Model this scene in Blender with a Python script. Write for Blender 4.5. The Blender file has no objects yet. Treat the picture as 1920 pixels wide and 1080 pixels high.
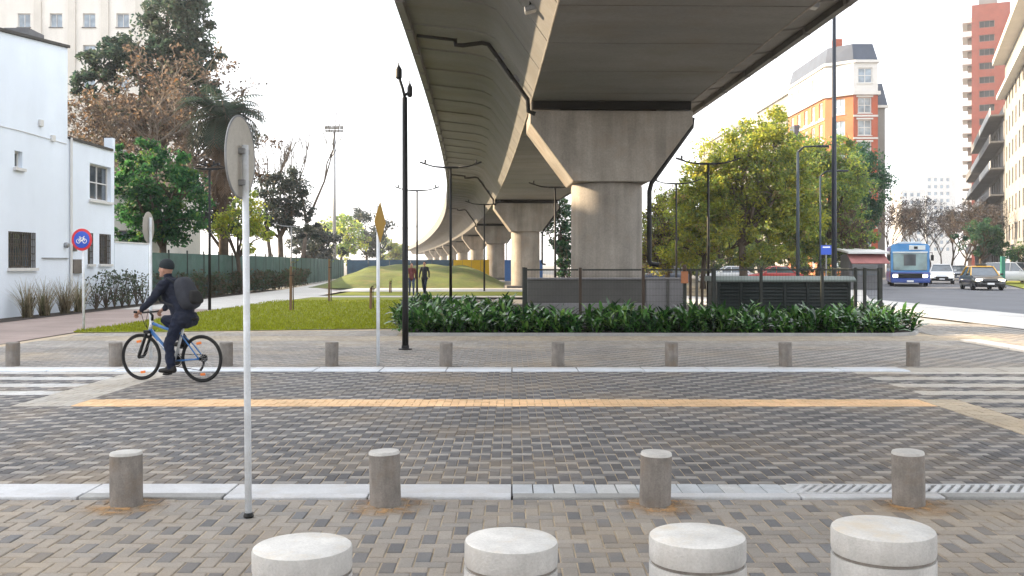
import bpy, math, random
import numpy as np
from mathutils import Vector, Matrix, Euler, noise as pynoise

R = math.radians
rng = random.Random(7)
scene = bpy.context.scene
COL = scene.collection

# ------------------------------------------------------------------ camera, sky, sun, exposure
F = 1800.0 / 1920.0          # focal length in picture widths
EYE = 1.62                   # camera height
cam_data = bpy.data.cameras.new('camera')
cam_data.sensor_width = 36.0
cam_data.lens = 36.0 * F
cam_data.shift_y = -45.0 / 1920.0
cam_data.clip_start = 0.1
cam_data.clip_end = 6000.0
cam = bpy.data.objects.new('camera', cam_data)
COL.objects.link(cam)
cam.location = (0, 0, EYE)
cam.rotation_euler = (R(90), 0, 0)
scene.camera = cam

SUN_EL = R(21)
SUN_AZ = math.atan2(-0.95, 0.30)        # compass angle from +Y towards +X: low, from the side of the white house
to_sun = Vector((math.sin(SUN_AZ) * math.cos(SUN_EL), math.cos(SUN_AZ) * math.cos(SUN_EL), math.sin(SUN_EL)))
world = bpy.data.worlds.new('World')
scene.world = world
world.use_nodes = True
wn, wl = world.node_tree.nodes, world.node_tree.links
wn.clear()
w_out = wn.new('ShaderNodeOutputWorld')
w_bg = wn.new('ShaderNodeBackground')
w_sky = wn.new('ShaderNodeTexSky')
w_sky.sky_type = 'NISHITA'
w_sky.sun_disc = False
w_sky.sun_elevation = SUN_EL
w_sky.sun_rotation = SUN_AZ
w_sky.air_density = 1.0
w_sky.dust_density = 4.0
w_sky.ozone_density = 1.0
w_mix = wn.new('ShaderNodeMix')
w_mix.data_type = 'RGBA'
w_mix.inputs['Factor'].default_value = 0.8
w_mix.inputs['B'].default_value = (8.0, 8.25, 8.7, 1)      # bright even winter haze
wl.new(w_sky.outputs['Color'], w_mix.inputs['A'])
wl.new(w_mix.outputs['Result'], w_bg.inputs['Color'])
w_bg.inputs['Strength'].default_value = 0.10
wl.new(w_bg.outputs['Background'], w_out.inputs['Surface'])

sun_data = bpy.data.lights.new('sun', 'SUN')
sun_data.energy = 5.0
sun_data.angle = R(0.6)
sun_data.color = (1.0, 0.78, 0.52)
sun = bpy.data.objects.new('sun', sun_data)
COL.objects.link(sun)
sun.rotation_euler = to_sun.to_track_quat('Z', 'Y').to_euler()
sun.location = to_sun * 100

vs = scene.view_settings
vs.view_transform = 'Standard'
vs.look = 'None'
vs.exposure = 1.7
vs.gamma = 1.0
vs.use_curve_mapping = False
scene.cycles.use_denoising = True
scene.cycles.max_bounces = 6
scene.cycles.diffuse_bounces = 3
scene.cycles.volume_bounces = 0
scene.cycles.transparent_max_bounces = 8
scene.cycles.sample_clamp_indirect = 6.0


def P(x, y, d):
    """a point at distance d that the photograph shows at pixel x, y (1920 x 1080)"""
    return Vector(((x - 960) / 1800 * d, d, EYE - (y - 495) / 1800 * d))


def GX(x, d):
    return (x - 960) / 1800 * d


def GZ(y, d):
    return EYE - (y - 495) / 1800 * d


# ------------------------------------------------------------------ mesh builder
class MB:
    def __init__(self):
        self.v, self.f, self.m, self.c = [], [], [], []

    def add(self, verts, faces, mat=0, col=None):
        o = len(self.v)
        self.v.extend([tuple(p) for p in verts])
        for fc in faces:
            self.f.append(tuple(i + o for i in fc))
            self.m.append(mat)
            self.c.append(col or (1, 1, 1))
        return self

    def box(self, x0, x1, y0, y1, z0, z1, mat=0, col=None):
        v = [(x0, y0, z0), (x1, y0, z0), (x1, y1, z0), (x0, y1, z0), (x0, y0, z1), (x1, y0, z1), (x1, y1, z1), (x0, y1, z1)]
        return self.add(v, [(3, 2, 1, 0), (4, 5, 6, 7), (0, 1, 5, 4), (1, 2, 6, 5), (2, 3, 7, 6), (3, 0, 4, 7)], mat, col)

    def obox(self, c, size, rot=None, mat=0, col=None):
        """box about centre c with a rotation matrix"""
        rot = rot or Matrix.Identity(3)
        h = [s / 2 for s in size]
        pts = []
        for sx, sy, sz in ((-1, -1, -1), (1, -1, -1), (1, 1, -1), (-1, 1, -1), (-1, -1, 1), (1, -1, 1), (1, 1, 1), (-1, 1, 1)):
            pts.append(Vector(c) + rot @ Vector((sx * h[0], sy * h[1], sz * h[2])))
        return self.add(pts, [(3, 2, 1, 0), (4, 5, 6, 7), (0, 1, 5, 4), (1, 2, 6, 5), (2, 3, 7, 6), (3, 0, 4, 7)], mat, col)

    def tube(self, pts, rad, n=8, mat=0, cap=True, col=None, flat=None):
        pts = [Vector(p) for p in pts]
        if not isinstance(rad, (list, tuple)):
            rad = [rad] * len(pts)
        rings, up = [], None
        for i, p in enumerate(pts):
            a = pts[max(i - 1, 0)]
            b = pts[min(i + 1, len(pts) - 1)]
            t = (b - a)
            t = t.normalized() if t.length > 1e-9 else Vector((0, 0, 1))
            if up is None:
                up = Vector((0, 1, 0)) if abs(t.y) < 0.9 else Vector((1, 0, 0))
            s = t.cross(up).normalized()
            up = s.cross(t).normalized()
            ring = []
            for k in range(n):
                an = 2 * math.pi * k / n
                ring.append(p + (s * math.cos(an) + up * math.sin(an) * (flat or 1)) * rad[i])
            rings.append(ring)
        v = [q for r in rings for q in r]
        f = []
        for i in range(len(rings) - 1):
            for k in range(n):
                k2 = (k + 1) % n
                f.append((i * n + k, i * n + k2, (i + 1) * n + k2, (i + 1) * n + k))
        if cap:
            f.append(tuple(range(n - 1, -1, -1)))
            f.append(tuple((len(rings) - 1) * n + k for k in range(n)))
        return self.add(v, f, mat, col)

    def lathe(self, prof, n=16, c=(0, 0, 0), mat=0, rot=None, col=None):
        """profile (r, z) turned about z through c"""
        c = Vector(c)
        v, f = [], []
        for r, z in prof:
            for k in range(n):
                a = 2 * math.pi * k / n
                p = Vector((r * math.cos(a), r * math.sin(a), z))
                v.append(c + (rot @ p if rot else p))
        for i in range(len(prof) - 1):
            for k in range(n):
                k2 = (k + 1) % n
                f.append((i * n + k, i * n + k2, (i + 1) * n + k2, (i + 1) * n + k))
        f.append(tuple(range(n - 1, -1, -1)))
        f.append(tuple((len(prof) - 1) * n + k for k in range(n)))
        return self.add(v, f, mat, col)

    def torus(self, Rr, r, c=(0, 0, 0), nR=28, nr=8, rot=None, mat=0, a0=0, a1=2 * math.pi):
        c = Vector(c)
        v, f = [], []
        full = abs(a1 - a0 - 2 * math.pi) < 1e-6
        cnt = nR if full else nR + 1
        for i in range(cnt):
            A = a0 + (a1 - a0) * i / nR
            for k in range(nr):
                b = 2 * math.pi * k / nr
                p = Vector(((Rr + r * math.cos(b)) * math.cos(A), r * math.sin(b), (Rr + r * math.cos(b)) * math.sin(A)))
                v.append(c + (rot @ p if rot else p))
        for i in range(nR):
            i2 = (i + 1) % cnt
            for k in range(nr):
                k2 = (k + 1) % nr
                f.append((i * nr + k, i * nr + k2, i2 * nr + k2, i2 * nr + k))
        return self.add(v, f, mat)

    def prism(self, poly, a, b, axis='z', mat=0, col=None):
        """polygon swept from a to b along an axis; poly is in the two other axes in order (x,y), (x,z) or (y,z)"""
        def pt(p, t):
            return {'z': (p[0], p[1], t), 'y': (p[0], t, p[1]), 'x': (t, p[0], p[1])}[axis]
        n = len(poly)
        v = [pt(p, a) for p in poly] + [pt(p, b) for p in poly]
        f = [tuple(range(n - 1, -1, -1)), tuple(range(n, 2 * n))]
        f += [(i, (i + 1) % n, n + (i + 1) % n, n + i) for i in range(n)]
        return self.add(v, f, mat, col)

    def ellipsoid(self, c, r, nu=12, nv=8, mat=0, rot=None):
        c = Vector(c)
        v, f = [], []
        for j in range(1, nv):
            th = math.pi * j / nv
            for k in range(nu):
                a = 2 * math.pi * k / nu
                p = Vector((r[0] * math.sin(th) * math.cos(a), r[1] * math.sin(th) * math.sin(a), r[2] * math.cos(th)))
                v.append(c + (rot @ p if rot else p))
        for q in (Vector((0, 0, r[2])), Vector((0, 0, -r[2]))):
            v.append(c + (rot @ q if rot else q))
        top, bot = len(v) - 2, len(v) - 1
        for j in range(nv - 2):
            for k in range(nu):
                k2 = (k + 1) % nu
                f.append((j * nu + k, (j + 1) * nu + k, (j + 1) * nu + k2, j * nu + k2))
        for k in range(nu):
            k2 = (k + 1) % nu
            f.append((top, k, k2))
            f.append((bot, (nv - 2) * nu + k2, (nv - 2) * nu + k))
        return self.add(v, f, mat)

    def mesh(self, name, mats, smooth=False, colors=False):
        me = bpy.data.meshes.new(name)
        me.from_pydata(self.v, [], self.f)
        for mt in mats:
            me.materials.append(mt)
        if len(mats) > 1:
            me.polygons.foreach_set('material_index', self.m)
        if colors:
            at = me.attributes.new('Col', 'FLOAT_COLOR', 'FACE')
            at.data.foreach_set('color', [x for c in self.c for x in (c[0], c[1], c[2], 1.0)])
        if smooth:
            me.polygons.foreach_set('use_smooth', [True] * len(me.polygons))
        me.update()
        return me

    def build(self, name, mats, parent=None, smooth=False, bevel=0, colors=False, loc=None, sharp=None, recalc=False):
        if not isinstance(mats, (list, tuple)):
            mats = [mats]
        me = self.mesh(name, mats, smooth, colors)
        if sharp is not None:
            me.polygons.foreach_set('use_smooth', [True] * len(me.polygons))
            me.set_sharp_from_angle(angle=R(sharp))
        return link(name, me, parent, bevel, loc)


def link(name, me, parent=None, bevel=0, loc=None):
    o = bpy.data.objects.new(name, me)
    COL.objects.link(o)
    if parent is not None:
        o.parent = parent
        KIDS.setdefault(parent.name, []).append(o)
    if loc is not None:
        o.location = loc
    if bevel:
        b = o.modifiers.new('edge', 'BEVEL')
        b.width = bevel
        b.segments = 2
        b.limit_method = 'ANGLE'
        b.angle_limit = R(40)
    return o


def tag(o, label=None, cat=None, group=None, kind=None):
    if label:
        o['label'] = label
    if cat:
        o['category'] = cat
    if group:
        o['group'] = group
    if kind:
        o['kind'] = kind
    return o


def thing(name, label, cat, loc=(0, 0, 0), rotz=0.0, group=None):
    o = bpy.data.objects.new(name, None)
    o.empty_display_size = 0.2
    COL.objects.link(o)
    o.location = loc
    o.rotation_euler = (0, 0, rotz)
    return tag(o, label, cat, group)


KIDS = {}


def copy_tree(o, parent=None):
    c = o.copy()
    COL.objects.link(c)
    c.parent = parent
    if parent is not None:
        KIDS.setdefault(parent.name, []).append(c)
    for ch in list(KIDS.get(o.name, [])):
        copy_tree(ch, c)
    return c


# ------------------------------------------------------------------ materials
def nodes_of(name):
    m = bpy.data.materials.new(name)
    m.use_nodes = True
    nt = m.node_tree
    nt.nodes.clear()
    out = nt.nodes.new('ShaderNodeOutputMaterial')
    b = nt.nodes.new('ShaderNodeBsdfPrincipled')
    nt.links.new(b.outputs[0], out.inputs['Surface'])
    return m, nt, b, out


def vec_in(nt, stretch=(1, 1, 1), world=False):
    tc = nt.nodes.new('ShaderNodeTexCoord')
    mp = nt.nodes.new('ShaderNodeMapping')
    mp.inputs['Scale'].default_value = stretch
    if world:
        g = nt.nodes.new('ShaderNodeNewGeometry')
        nt.links.new(g.outputs['Position'], mp.inputs['Vector'])
        return mp.outputs['Vector']
    oi = nt.nodes.new('ShaderNodeObjectInfo')
    ad = nt.nodes.new('ShaderNodeVectorMath')
    ad.operation = 'ADD'
    sc = nt.nodes.new('ShaderNodeMath')
    sc.operation = 'MULTIPLY'
    sc.inputs[1].default_value = 37.0
    nt.links.new(oi.outputs['Random'], sc.inputs[0])
    nt.links.new(tc.outputs['Object'], ad.inputs[0])
    nt.links.new(sc.outputs[0], ad.inputs[1])
    nt.links.new(ad.outputs[0], mp.inputs['Vector'])
    return mp.outputs['Vector']


def noise(nt, vec, scale, detail=4, rough=0.6):
    n = nt.nodes.new('ShaderNodeTexNoise')
    n.inputs['Scale'].default_value = scale
    n.inputs['Detail'].default_value = detail
    n.inputs['Roughness'].default_value = rough
    nt.links.new(vec, n.inputs['Vector'])
    return n.outputs['Fac']


def ramp(nt, fac, a, b, ca, cb):
    r = nt.nodes.new('ShaderNodeValToRGB')
    r.color_ramp.elements[0].position = a
    r.color_ramp.elements[1].position = b
    r.color_ramp.elements[0].color = (*ca, 1)
    r.color_ramp.elements[1].color = (*cb, 1)
    nt.links.new(fac, r.inputs['Fac'])
    return r.outputs['Color']


def mul(nt, a, b, fac=1.0, mode='MULTIPLY'):
    m = nt.nodes.new('ShaderNodeMix')
    m.data_type = 'RGBA'
    m.blend_type = mode
    m.inputs['Factor'].default_value = fac
    for s, k in ((a, 'A'), (b, 'B')):
        if isinstance(s, tuple):
            m.inputs[k].default_value = (*s, 1)
        else:
            nt.links.new(s, m.inputs[k])
    return m.outputs['Result']


def bump(nt, b, h, strength=0.2, dist=0.02):
    bp = nt.nodes.new('ShaderNodeBump')
    bp.inputs['Strength'].default_value = strength
    bp.inputs['Distance'].default_value = dist
    nt.links.new(h, bp.inputs['Height'])
    nt.links.new(bp.outputs['Normal'], b.inputs['Normal'])


def mat(name, col, rough=0.7, var=0.25, scale=2.0, fine=30.0, bmp=0.15, metal=0.0, stretch=(1, 1, 1), stain=None, spec=0.4, coat=0.0, world=False, streak=None):
    """general procedural surface: base colour with broad and fine noise, optional stain colour and wear"""
    m, nt, b, out = nodes_of(name)
    v = vec_in(nt, stretch, world)
    n1 = noise(nt, v, scale, 5)
    n2 = noise(nt, v, fine, 3)
    lo = 1 - var
    c = mul(nt, tuple(col), ramp(nt, n1, 0.3, 0.72, (lo, lo, lo), (1 + var * .35,) * 3))
    c = mul(nt, c, ramp(nt, n2, 0.3, 0.7, (1 - var * .5,) * 3, (1 + var * .25,) * 3))
    if stain:
        n3 = noise(nt, v, scale * 0.6 + 0.3, 6, 0.7)
        mx = nt.nodes.new('ShaderNodeMix')
        mx.data_type = 'RGBA'
        rr = ramp(nt, n3, 0.5, 0.72, (0, 0, 0), (1, 1, 1))
        nt.links.new(rr, mx.inputs['Factor'])
        nt.links.new(c, mx.inputs['A'])
        mx.inputs['B'].default_value = (*stain, 1)
        c = mx.outputs['Result']
    if streak:
        sv = vec_in(nt, streak[0], world)
        n4 = noise(nt, sv, streak[1], 4)
        c = mul(nt, c, ramp(nt, n4, 0.38, 0.62, (streak[2],) * 3, (1, 1, 1)))
    nt.links.new(c, b.inputs['Base Color'])
    b.inputs['Roughness'].default_value = rough
    b.inputs['Metallic'].default_value = metal
    b.inputs['Specular IOR Level'].default_value = spec
    b.inputs['Coat Weight'].default_value = coat
    if bmp:
        bump(nt, b, n2, bmp, 0.01)
    return m


def mat_attr(name, rough=0.8, var=0.2, scale=8.0, fine=70.0, bmp=0.25, world=True, spec=0.35, dirt=None):
    """colour of each piece from its own face attribute, broken up by noise"""
    m, nt, b, out = nodes_of(name)
    at = nt.nodes.new('ShaderNodeAttribute')
    at.attribute_name = 'Col'
    v = vec_in(nt, (1, 1, 1), world)
    n2 = noise(nt, v, fine, 4)
    c = mul(nt, at.outputs['Color'], ramp(nt, n2, 0.3, 0.7, (1 - var,) * 3, (1 + var * .5,) * 3))
    if dirt:
        n1 = noise(nt, v, dirt[1], 6, 0.65)
        mx = nt.nodes.new('ShaderNodeMix')
        mx.data_type = 'RGBA'
        nt.links.new(ramp(nt, n1, 0.48, 0.8, (0, 0, 0), (dirt[2],) * 3), mx.inputs['Factor'])
        nt.links.new(c, mx.inputs['A'])
        mx.inputs['B'].default_value = (*dirt[0], 1)
        c = mx.outputs['Result']
        n3 = noise(nt, v, dirt[1] * 1.7, 5, 0.6)
        c = mul(nt, c, ramp(nt, n3, 0.3, 0.7, (0.78,) * 3, (1.1,) * 3))
    nt.links.new(c, b.inputs['Base Color'])
    b.inputs['Roughness'].default_value = rough
    b.inputs['Specular IOR Level'].default_value = spec
    if bmp:
        bump(nt, b, n2, bmp, 0.006)
    return m


def mat_leaf(name, rough=0.45, trans=0.35, spec=0.4):
    m, nt, b, out = nodes_of(name)
    at = nt.nodes.new('ShaderNodeAttribute')
    at.attribute_name = 'Col'
    oi = nt.nodes.new('ShaderNodeObjectInfo')
    hs = nt.nodes.new('ShaderNodeHueSaturation')
    mr = nt.nodes.new('ShaderNodeMapRange')
    mr.inputs['To Min'].default_value = 0.8
    mr.inputs['To Max'].default_value = 1.25
    nt.links.new(oi.outputs['Random'], mr.inputs['Value'])
    nt.links.new(mr.outputs[0], hs.inputs['Value'])
    nt.links.new(at.outputs['Color'], hs.inputs['Color'])
    nt.links.new(hs.outputs[0], b.inputs['Base Color'])
    b.inputs['Roughness'].default_value = rough
    b.inputs['Specular IOR Level'].default_value = spec
    tr = nt.nodes.new('ShaderNodeBsdfTranslucent')
    nt.links.new(hs.outputs[0], tr.inputs['Color'])
    mx = nt.nodes.new('ShaderNodeMixShader')
    mx.inputs[0].default_value = trans
    nt.links.new(b.outputs[0], mx.inputs[1])
    nt.links.new(tr.outputs[0], mx.inputs[2])
    nt.links.new(mx.outputs[0], out.inputs['Surface'])
    return m


def mat_glass(name, col=(0.05, 0.07, 0.09), rough=0.06):
    m, nt, b, out = nodes_of(name)
    v = vec_in(nt, (1, 1, 1))
    n = noise(nt, v, 0.8, 2)
    c = mul(nt, tuple(col), ramp(nt, n, 0.35, 0.65, (0.6,) * 3, (1.4,) * 3))
    nt.links.new(c, b.inputs['Base Color'])
    b.inputs['Roughness'].default_value = rough
    b.inputs['Specular IOR Level'].default_value = 0.8
    b.inputs['Coat Weight'].default_value = 0.5
    return m


def mat_emit(name, col, s):
    m, nt, b, out = nodes_of(name)
    b.inputs['Base Color'].default_value = (*col, 1)
    b.inputs['Emission Color'].default_value = (*col, 1)
    b.inputs['Emission Strength'].default_value = s
    return m


M = {}
M['paver'] = mat_attr('paver_concrete', 0.8, 0.18, 8, 90, 0.25, dirt=((0.42, 0.32, 0.20), 0.5, 0.62))
M['sand'] = mat('joint_sand', (0.52, 0.42, 0.30), 0.9, 0.3, 1.5, 60, world=True)
M['kerb'] = mat('kerb_concrete', (0.60, 0.61, 0.625), 0.75, 0.18, 3, 60, 0.2, stain=(0.47, 0.45, 0.42))
M['kerb_grey'] = mat('kerb_grey_concrete', (0.36, 0.36, 0.35), 0.8, 0.25, 3, 60, 0.2)
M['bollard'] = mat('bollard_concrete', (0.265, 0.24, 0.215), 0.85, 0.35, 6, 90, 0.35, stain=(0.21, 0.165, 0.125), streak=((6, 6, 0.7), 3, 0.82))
M['bollard_top'] = mat('bollard_top_lit', (0.58, 0.565, 0.535), 0.8, 0.2, 9, 90, 0.3)  # shaft concrete made paler, for the light falling on the caps
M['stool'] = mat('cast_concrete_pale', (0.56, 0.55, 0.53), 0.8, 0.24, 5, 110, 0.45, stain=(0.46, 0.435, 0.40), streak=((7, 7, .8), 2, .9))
M['stool_top'] = mat('cast_concrete_lit_top', (0.80, 0.79, 0.76), 0.8, 0.22, 7, 110, 0.3, stain=(0.70, 0.63, 0.52))  # paler copy of the shaft concrete, as lit from above, plus an ochre stain
M['concrete'] = mat('viaduct_concrete', (0.215, 0.208, 0.195), 0.8, 0.2, 0.30, 14, 0.05, stain=(0.175, 0.155, 0.13), streak=((0.25, 0.9, 0.25), 0.9, 0.86), world=True)
M['pier'] = mat('pier_concrete', (0.35, 0.315, 0.27), 0.8, 0.3, 0.9, 22, 0.25, stain=(0.29, 0.235, 0.185), streak=((1.6, 1.6, 0.10), 1.4, 0.72), world=True)
M['black_metal'] = mat('black_painted_metal', (0.003, 0.003, 0.0035), 0.55, 0.2, 4, 60, 0.05)
M['dark_gap'] = mat('bearing_rubber_gap_shade', (0.0015, 0.0015, 0.0015), 0.9, 0.2)  # near-black for the bearing, and for the shade in the bearing gap
M['bluepole'] = mat('dark_blue_paint', (0.004, 0.010, 0.022), 0.4, 0.2, 3, 50, 0.05)
M['grey_metal'] = mat('galvanised_steel', (0.30, 0.31, 0.32), 0.5, 0.25, 5, 60, 0.05, metal=0.5)
M['white_pole'] = mat('white_pole_paint', (0.72, 0.76, 0.80), 0.4, 0.15, 6, 80, 0.05, stain=(0.55, 0.56, 0.55))
M['sign_back'] = mat('sign_back_aluminium', (0.47, 0.45, 0.40), 0.45, 0.2, 5, 60, 0.05)
M['sign_yellow'] = mat('sign_yellow', (0.46, 0.26, 0.012), 0.45, 0.15, 5, 60, 0.03)
M['sign_red'] = mat('sign_red', (0.60, 0.03, 0.04), 0.4, 0.1, 5, 60, 0.0)
M['sign_blue'] = mat('sign_blue', (0.03, 0.09, 0.50), 0.4, 0.1, 5, 60, 0.0)
M['sign_white'] = mat('sign_white', (0.8, 0.8, 0.8), 0.4, 0.05, 5, 60, 0.0)
M['grass'] = mat('lawn', (0.225, 0.255, 0.012), 0.9, 0.4, 0.9, 25, 0.5, stain=(0.30, 0.26, 0.02), world=True)
M['soil'] = mat('dark_soil', (0.045, 0.034, 0.026), 0.95, 0.4, 2, 40, 0.6, world=True)
M['path_red'] = mat('reddish_path', (0.34, 0.265, 0.235), 0.85, 0.25, 0.8, 40, 0.2, world=True)
M['path_pale'] = mat('pale_path', (0.55, 0.53, 0.50), 0.85, 0.2, 0.8, 40, 0.2, world=True)
M['asphalt'] = mat('asphalt', (0.125, 0.13, 0.145), 0.8, 0.25, 0.35, 60, 0.25, world=True)
M['ground'] = mat('bare_ground', (0.20, 0.19, 0.17), 0.9, 0.3, 0.1, 3, 0.2, world=True)
M['white_wall'] = mat('white_render_sky_tint', (0.74, 0.81, 0.90), 0.85, 0.07, 0.5, 30, 0.1, stain=(0.69, 0.76, 0.85), world=True, streak=((.9, .9, .18), .8, .96))  # blue tint puts skylight on the shaded wall into the white paint
M['coping'] = mat('dark_coping', (0.06, 0.055, 0.05), 0.8, 0.3, 3, 40, 0.2)
M['glass'] = mat_glass('window_glass')
M['glass_pale'] = mat_glass('window_glass_sky', (0.20, 0.26, 0.32), 0.12)
M['glass_far'] = mat('far_dark_panes', (0.03, 0.032, 0.036), 0.5, 0.3, 0.5, 5, 0, spec=0.15)
M['row_render'] = mat('pale_row_render', (0.30, 0.29, 0.27), 0.85, 0.2, 0.3, 8, 0.1)
M['row_grey'] = mat('grey_row_render', (0.20, 0.195, 0.185), 0.85, 0.2, 0.3, 8, 0.1)
M['tower_brick'] = mat('tower_red_brick', (0.24, 0.052, 0.032), 0.85, 0.2, 0.6, 14, 0.2)
M['iron'] = mat('iron_bars', (0.10, 0.085, 0.07), 0.6, 0.25, 5, 50, 0.1)
M['shutter'] = mat('dark_shutter', (0.16, 0.14, 0.12), 0.7, 0.25, 5, 40, 0.1)
M['cream'] = mat('cream_render', (0.74, 0.71, 0.66), 0.85, 0.12, 0.25, 8, 0.1, world=True, streak=((1, 1, .12), .5, .88))
M['cream_trim'] = mat('cream_trim', (0.60, 0.57, 0.52), 0.85, 0.12, 0.4, 8, 0.1)
M['white_trim'] = mat('white_trim', (0.62, 0.615, 0.60), 0.8, 0.1, 0.4, 8, 0.05)
M['brick_red'] = mat('red_brick', (0.40, 0.10, 0.055), 0.85, 0.2, 0.6, 14, 0.2)
M['brick_sunlit'] = mat('sunlit_brick', (0.46, 0.17, 0.075), 0.85, 0.2, 0.6, 14, 0.2)  # warmer, lighter copy of the red brick for faces in low sun
M['slate'] = mat('slate_blue', (0.055, 0.075, 0.115), 0.6, 0.25, 0.8, 20, 0.1)
M['grey_render'] = mat('grey_render', (0.22, 0.215, 0.21), 0.85, 0.2, 0.3, 8, 0.1)
M['dim_grey'] = mat('balcony_shade_grey', (0.15, 0.15, 0.155), 0.8, 0.25, 0.3, 8, 0.1)
M['bark'] = mat('bark', (0.10, 0.075, 0.055), 0.95, 0.4, 3, 25, 0.6)
M['bark_pale'] = mat('bark_pale', (0.22, 0.19, 0.16), 0.95, 0.35, 3, 25, 0.5)
M['leaf'] = mat_leaf('tree_leaves', 0.55, 0.6)
M['leaf_gloss'] = mat_leaf('glossy_leaves', 0.22, 0.18, 0.6)
M['screen'] = mat('green_fence_screen', (0.055, 0.115, 0.095), 0.8, 0.4, 0.8, 30, 0.2, stain=(0.09, 0.14, 0.13), world=True)
M['cab_green'] = mat('cabinet_dark_green', (0.004, 0.011, 0.010), 0.5, 0.25, 2, 40, 0.05)
M['cab_top'] = mat('cabinet_top_pale', (0.20, 0.24, 0.22), 0.6, 0.2, 2, 40, 0.05)
M['fence_metal'] = mat('fence_steel', (0.022, 0.026, 0.022), 0.55, 0.25, 4, 50, 0.05)
M['fence_brown'] = mat('fence_rust', (0.07, 0.048, 0.034), 0.8, 0.3, 4, 50, 0.2)
M['wall_grey'] = mat('enclosure_concrete', (0.125, 0.12, 0.112), 0.85, 0.25, 1.5, 40, 0.25, stain=(0.10, 0.096, 0.09))
M['wall_pale'] = mat('enclosure_pale_concrete', (0.27, 0.26, 0.265), 0.85, 0.2, 1.5, 40, 0.25)
M['yellow_board'] = mat('yellow_hoarding', (0.70, 0.42, 0.02), 0.7, 0.15, 1, 20, 0.05)
M['blue_board'] = mat('blue_hoarding', (0.07, 0.19, 0.48), 0.7, 0.15, 1, 20, 0.05)
M['wood'] = mat('stake_wood', (0.22, 0.13, 0.075), 0.85, 0.3, 4, 40, 0.3, stretch=(1, 1, .2))
M['orange'] = mat('orange_plastic', (0.42, 0.16, 0.07), 0.5, 0.15)
M['skin'] = mat('skin', (0.42, 0.23, 0.16), 0.5, 0.12, 12, 60, 0.05)
M['navy'] = mat('navy_jacket', (0.004, 0.008, 0.024), 0.8, 0.35, 9, 80, 0.4)
M['jeans'] = mat('dark_jeans', (0.005, 0.011, 0.034), 0.85, 0.35, 9, 120, 0.4)
M['beanie'] = mat('slate_beanie', (0.016, 0.024, 0.030), 0.9, 0.3, 14, 120, 0.6)
M['shoe'] = mat('dark_shoe', (0.010, 0.008, 0.007), 0.6, 0.3, 10, 60, 0.2)
M['pack'] = mat('grey_backpack', (0.030, 0.034, 0.046), 0.8, 0.35, 10, 90, 0.4)
M['black'] = mat('black_rubber', (0.005, 0.005, 0.005), 0.7, 0.2)
M['bike_blue'] = mat('bike_blue_paint', (0.02, 0.13, 0.36), 0.3, 0.1, 8, 60, 0, coat=0.5)
M['bike_white'] = mat('bike_white_paint', (0.7, 0.72, 0.72), 0.3, 0.1, 8, 60, 0, coat=0.5)
M['alu'] = mat('polished_aluminium', (0.55, 0.56, 0.58), 0.3, 0.1, 8, 60, 0, metal=0.9)
M['maroon'] = mat('maroon_top', (0.14, 0.03, 0.03), 0.85, 0.3, 9, 80, 0.3)
M['bus_blue'] = mat('bus_blue', (0.02, 0.06, 0.28), 0.35, 0.15, 1, 30, 0, coat=0.4)
M['bus_light'] = mat('bus_light_blue', (0.06, 0.26, 0.58), 0.35, 0.15, 1, 30, 0, coat=0.4)
M['bus_white'] = mat('bus_white', (0.62, 0.68, 0.70), 0.35, 0.15, 1, 30, 0, coat=0.4)
M['bus_glass'] = mat_glass('bus_windscreen', (0.16, 0.25, 0.26), 0.1)
M['car_white'] = mat('car_white_paint', (0.62, 0.64, 0.66), 0.3, 0.1, 1, 30, 0, coat=0.6)
M['car_black'] = mat('car_black_paint', (0.012, 0.012, 0.013), 0.3, 0.1, 1, 30, 0, coat=0.6)
M['car_yellow'] = mat('car_yellow_paint', (0.75, 0.40, 0.02), 0.3, 0.1, 1, 30, 0, coat=0.6)
M['car_grey'] = mat('car_grey_paint', (0.09, 0.11, 0.16), 0.3, 0.1, 1, 30, 0, coat=0.6)
M['car_red'] = mat('car_red_paint', (0.40, 0.03, 0.03), 0.3, 0.1, 1, 30, 0, coat=0.6)
M['headlight'] = mat_emit('headlight_on', (1.0, 0.86, 0.62), 3.0)
M['lamp_glass'] = mat('lamp_lens', (0.5, 0.5, 0.48), 0.25, 0.1)
M['reflector'] = mat('orange_reflector', (0.75, 0.20, 0.04), 0.3, 0.1)
M['awning'] = mat('faded_red_awning', (0.34, 0.14, 0.13), 0.8, 0.25, 2, 20, 0.1)

# ================================================================== THE SETTING
def sheet(name, poly, z, m, parent=None, kind='structure'):
    b = MB()
    b.add([(x, y, z) for x, y in poly], [tuple(range(len(poly)))])
    o = b.build(name, m, parent)
    if parent is None:
        tag(o, kind=kind)
    return o


def rect(x0, x1, y0, y1):
    return [(x0, y0), (x1, y0), (x1, y1), (x0, y1)]


sheet('ground', rect(-1500, 1500, -300, 2600), -0.10, M['ground'])

U = 0.0885      # paver width with joint; length is twice that
J = 0.004      # half joint


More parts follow.
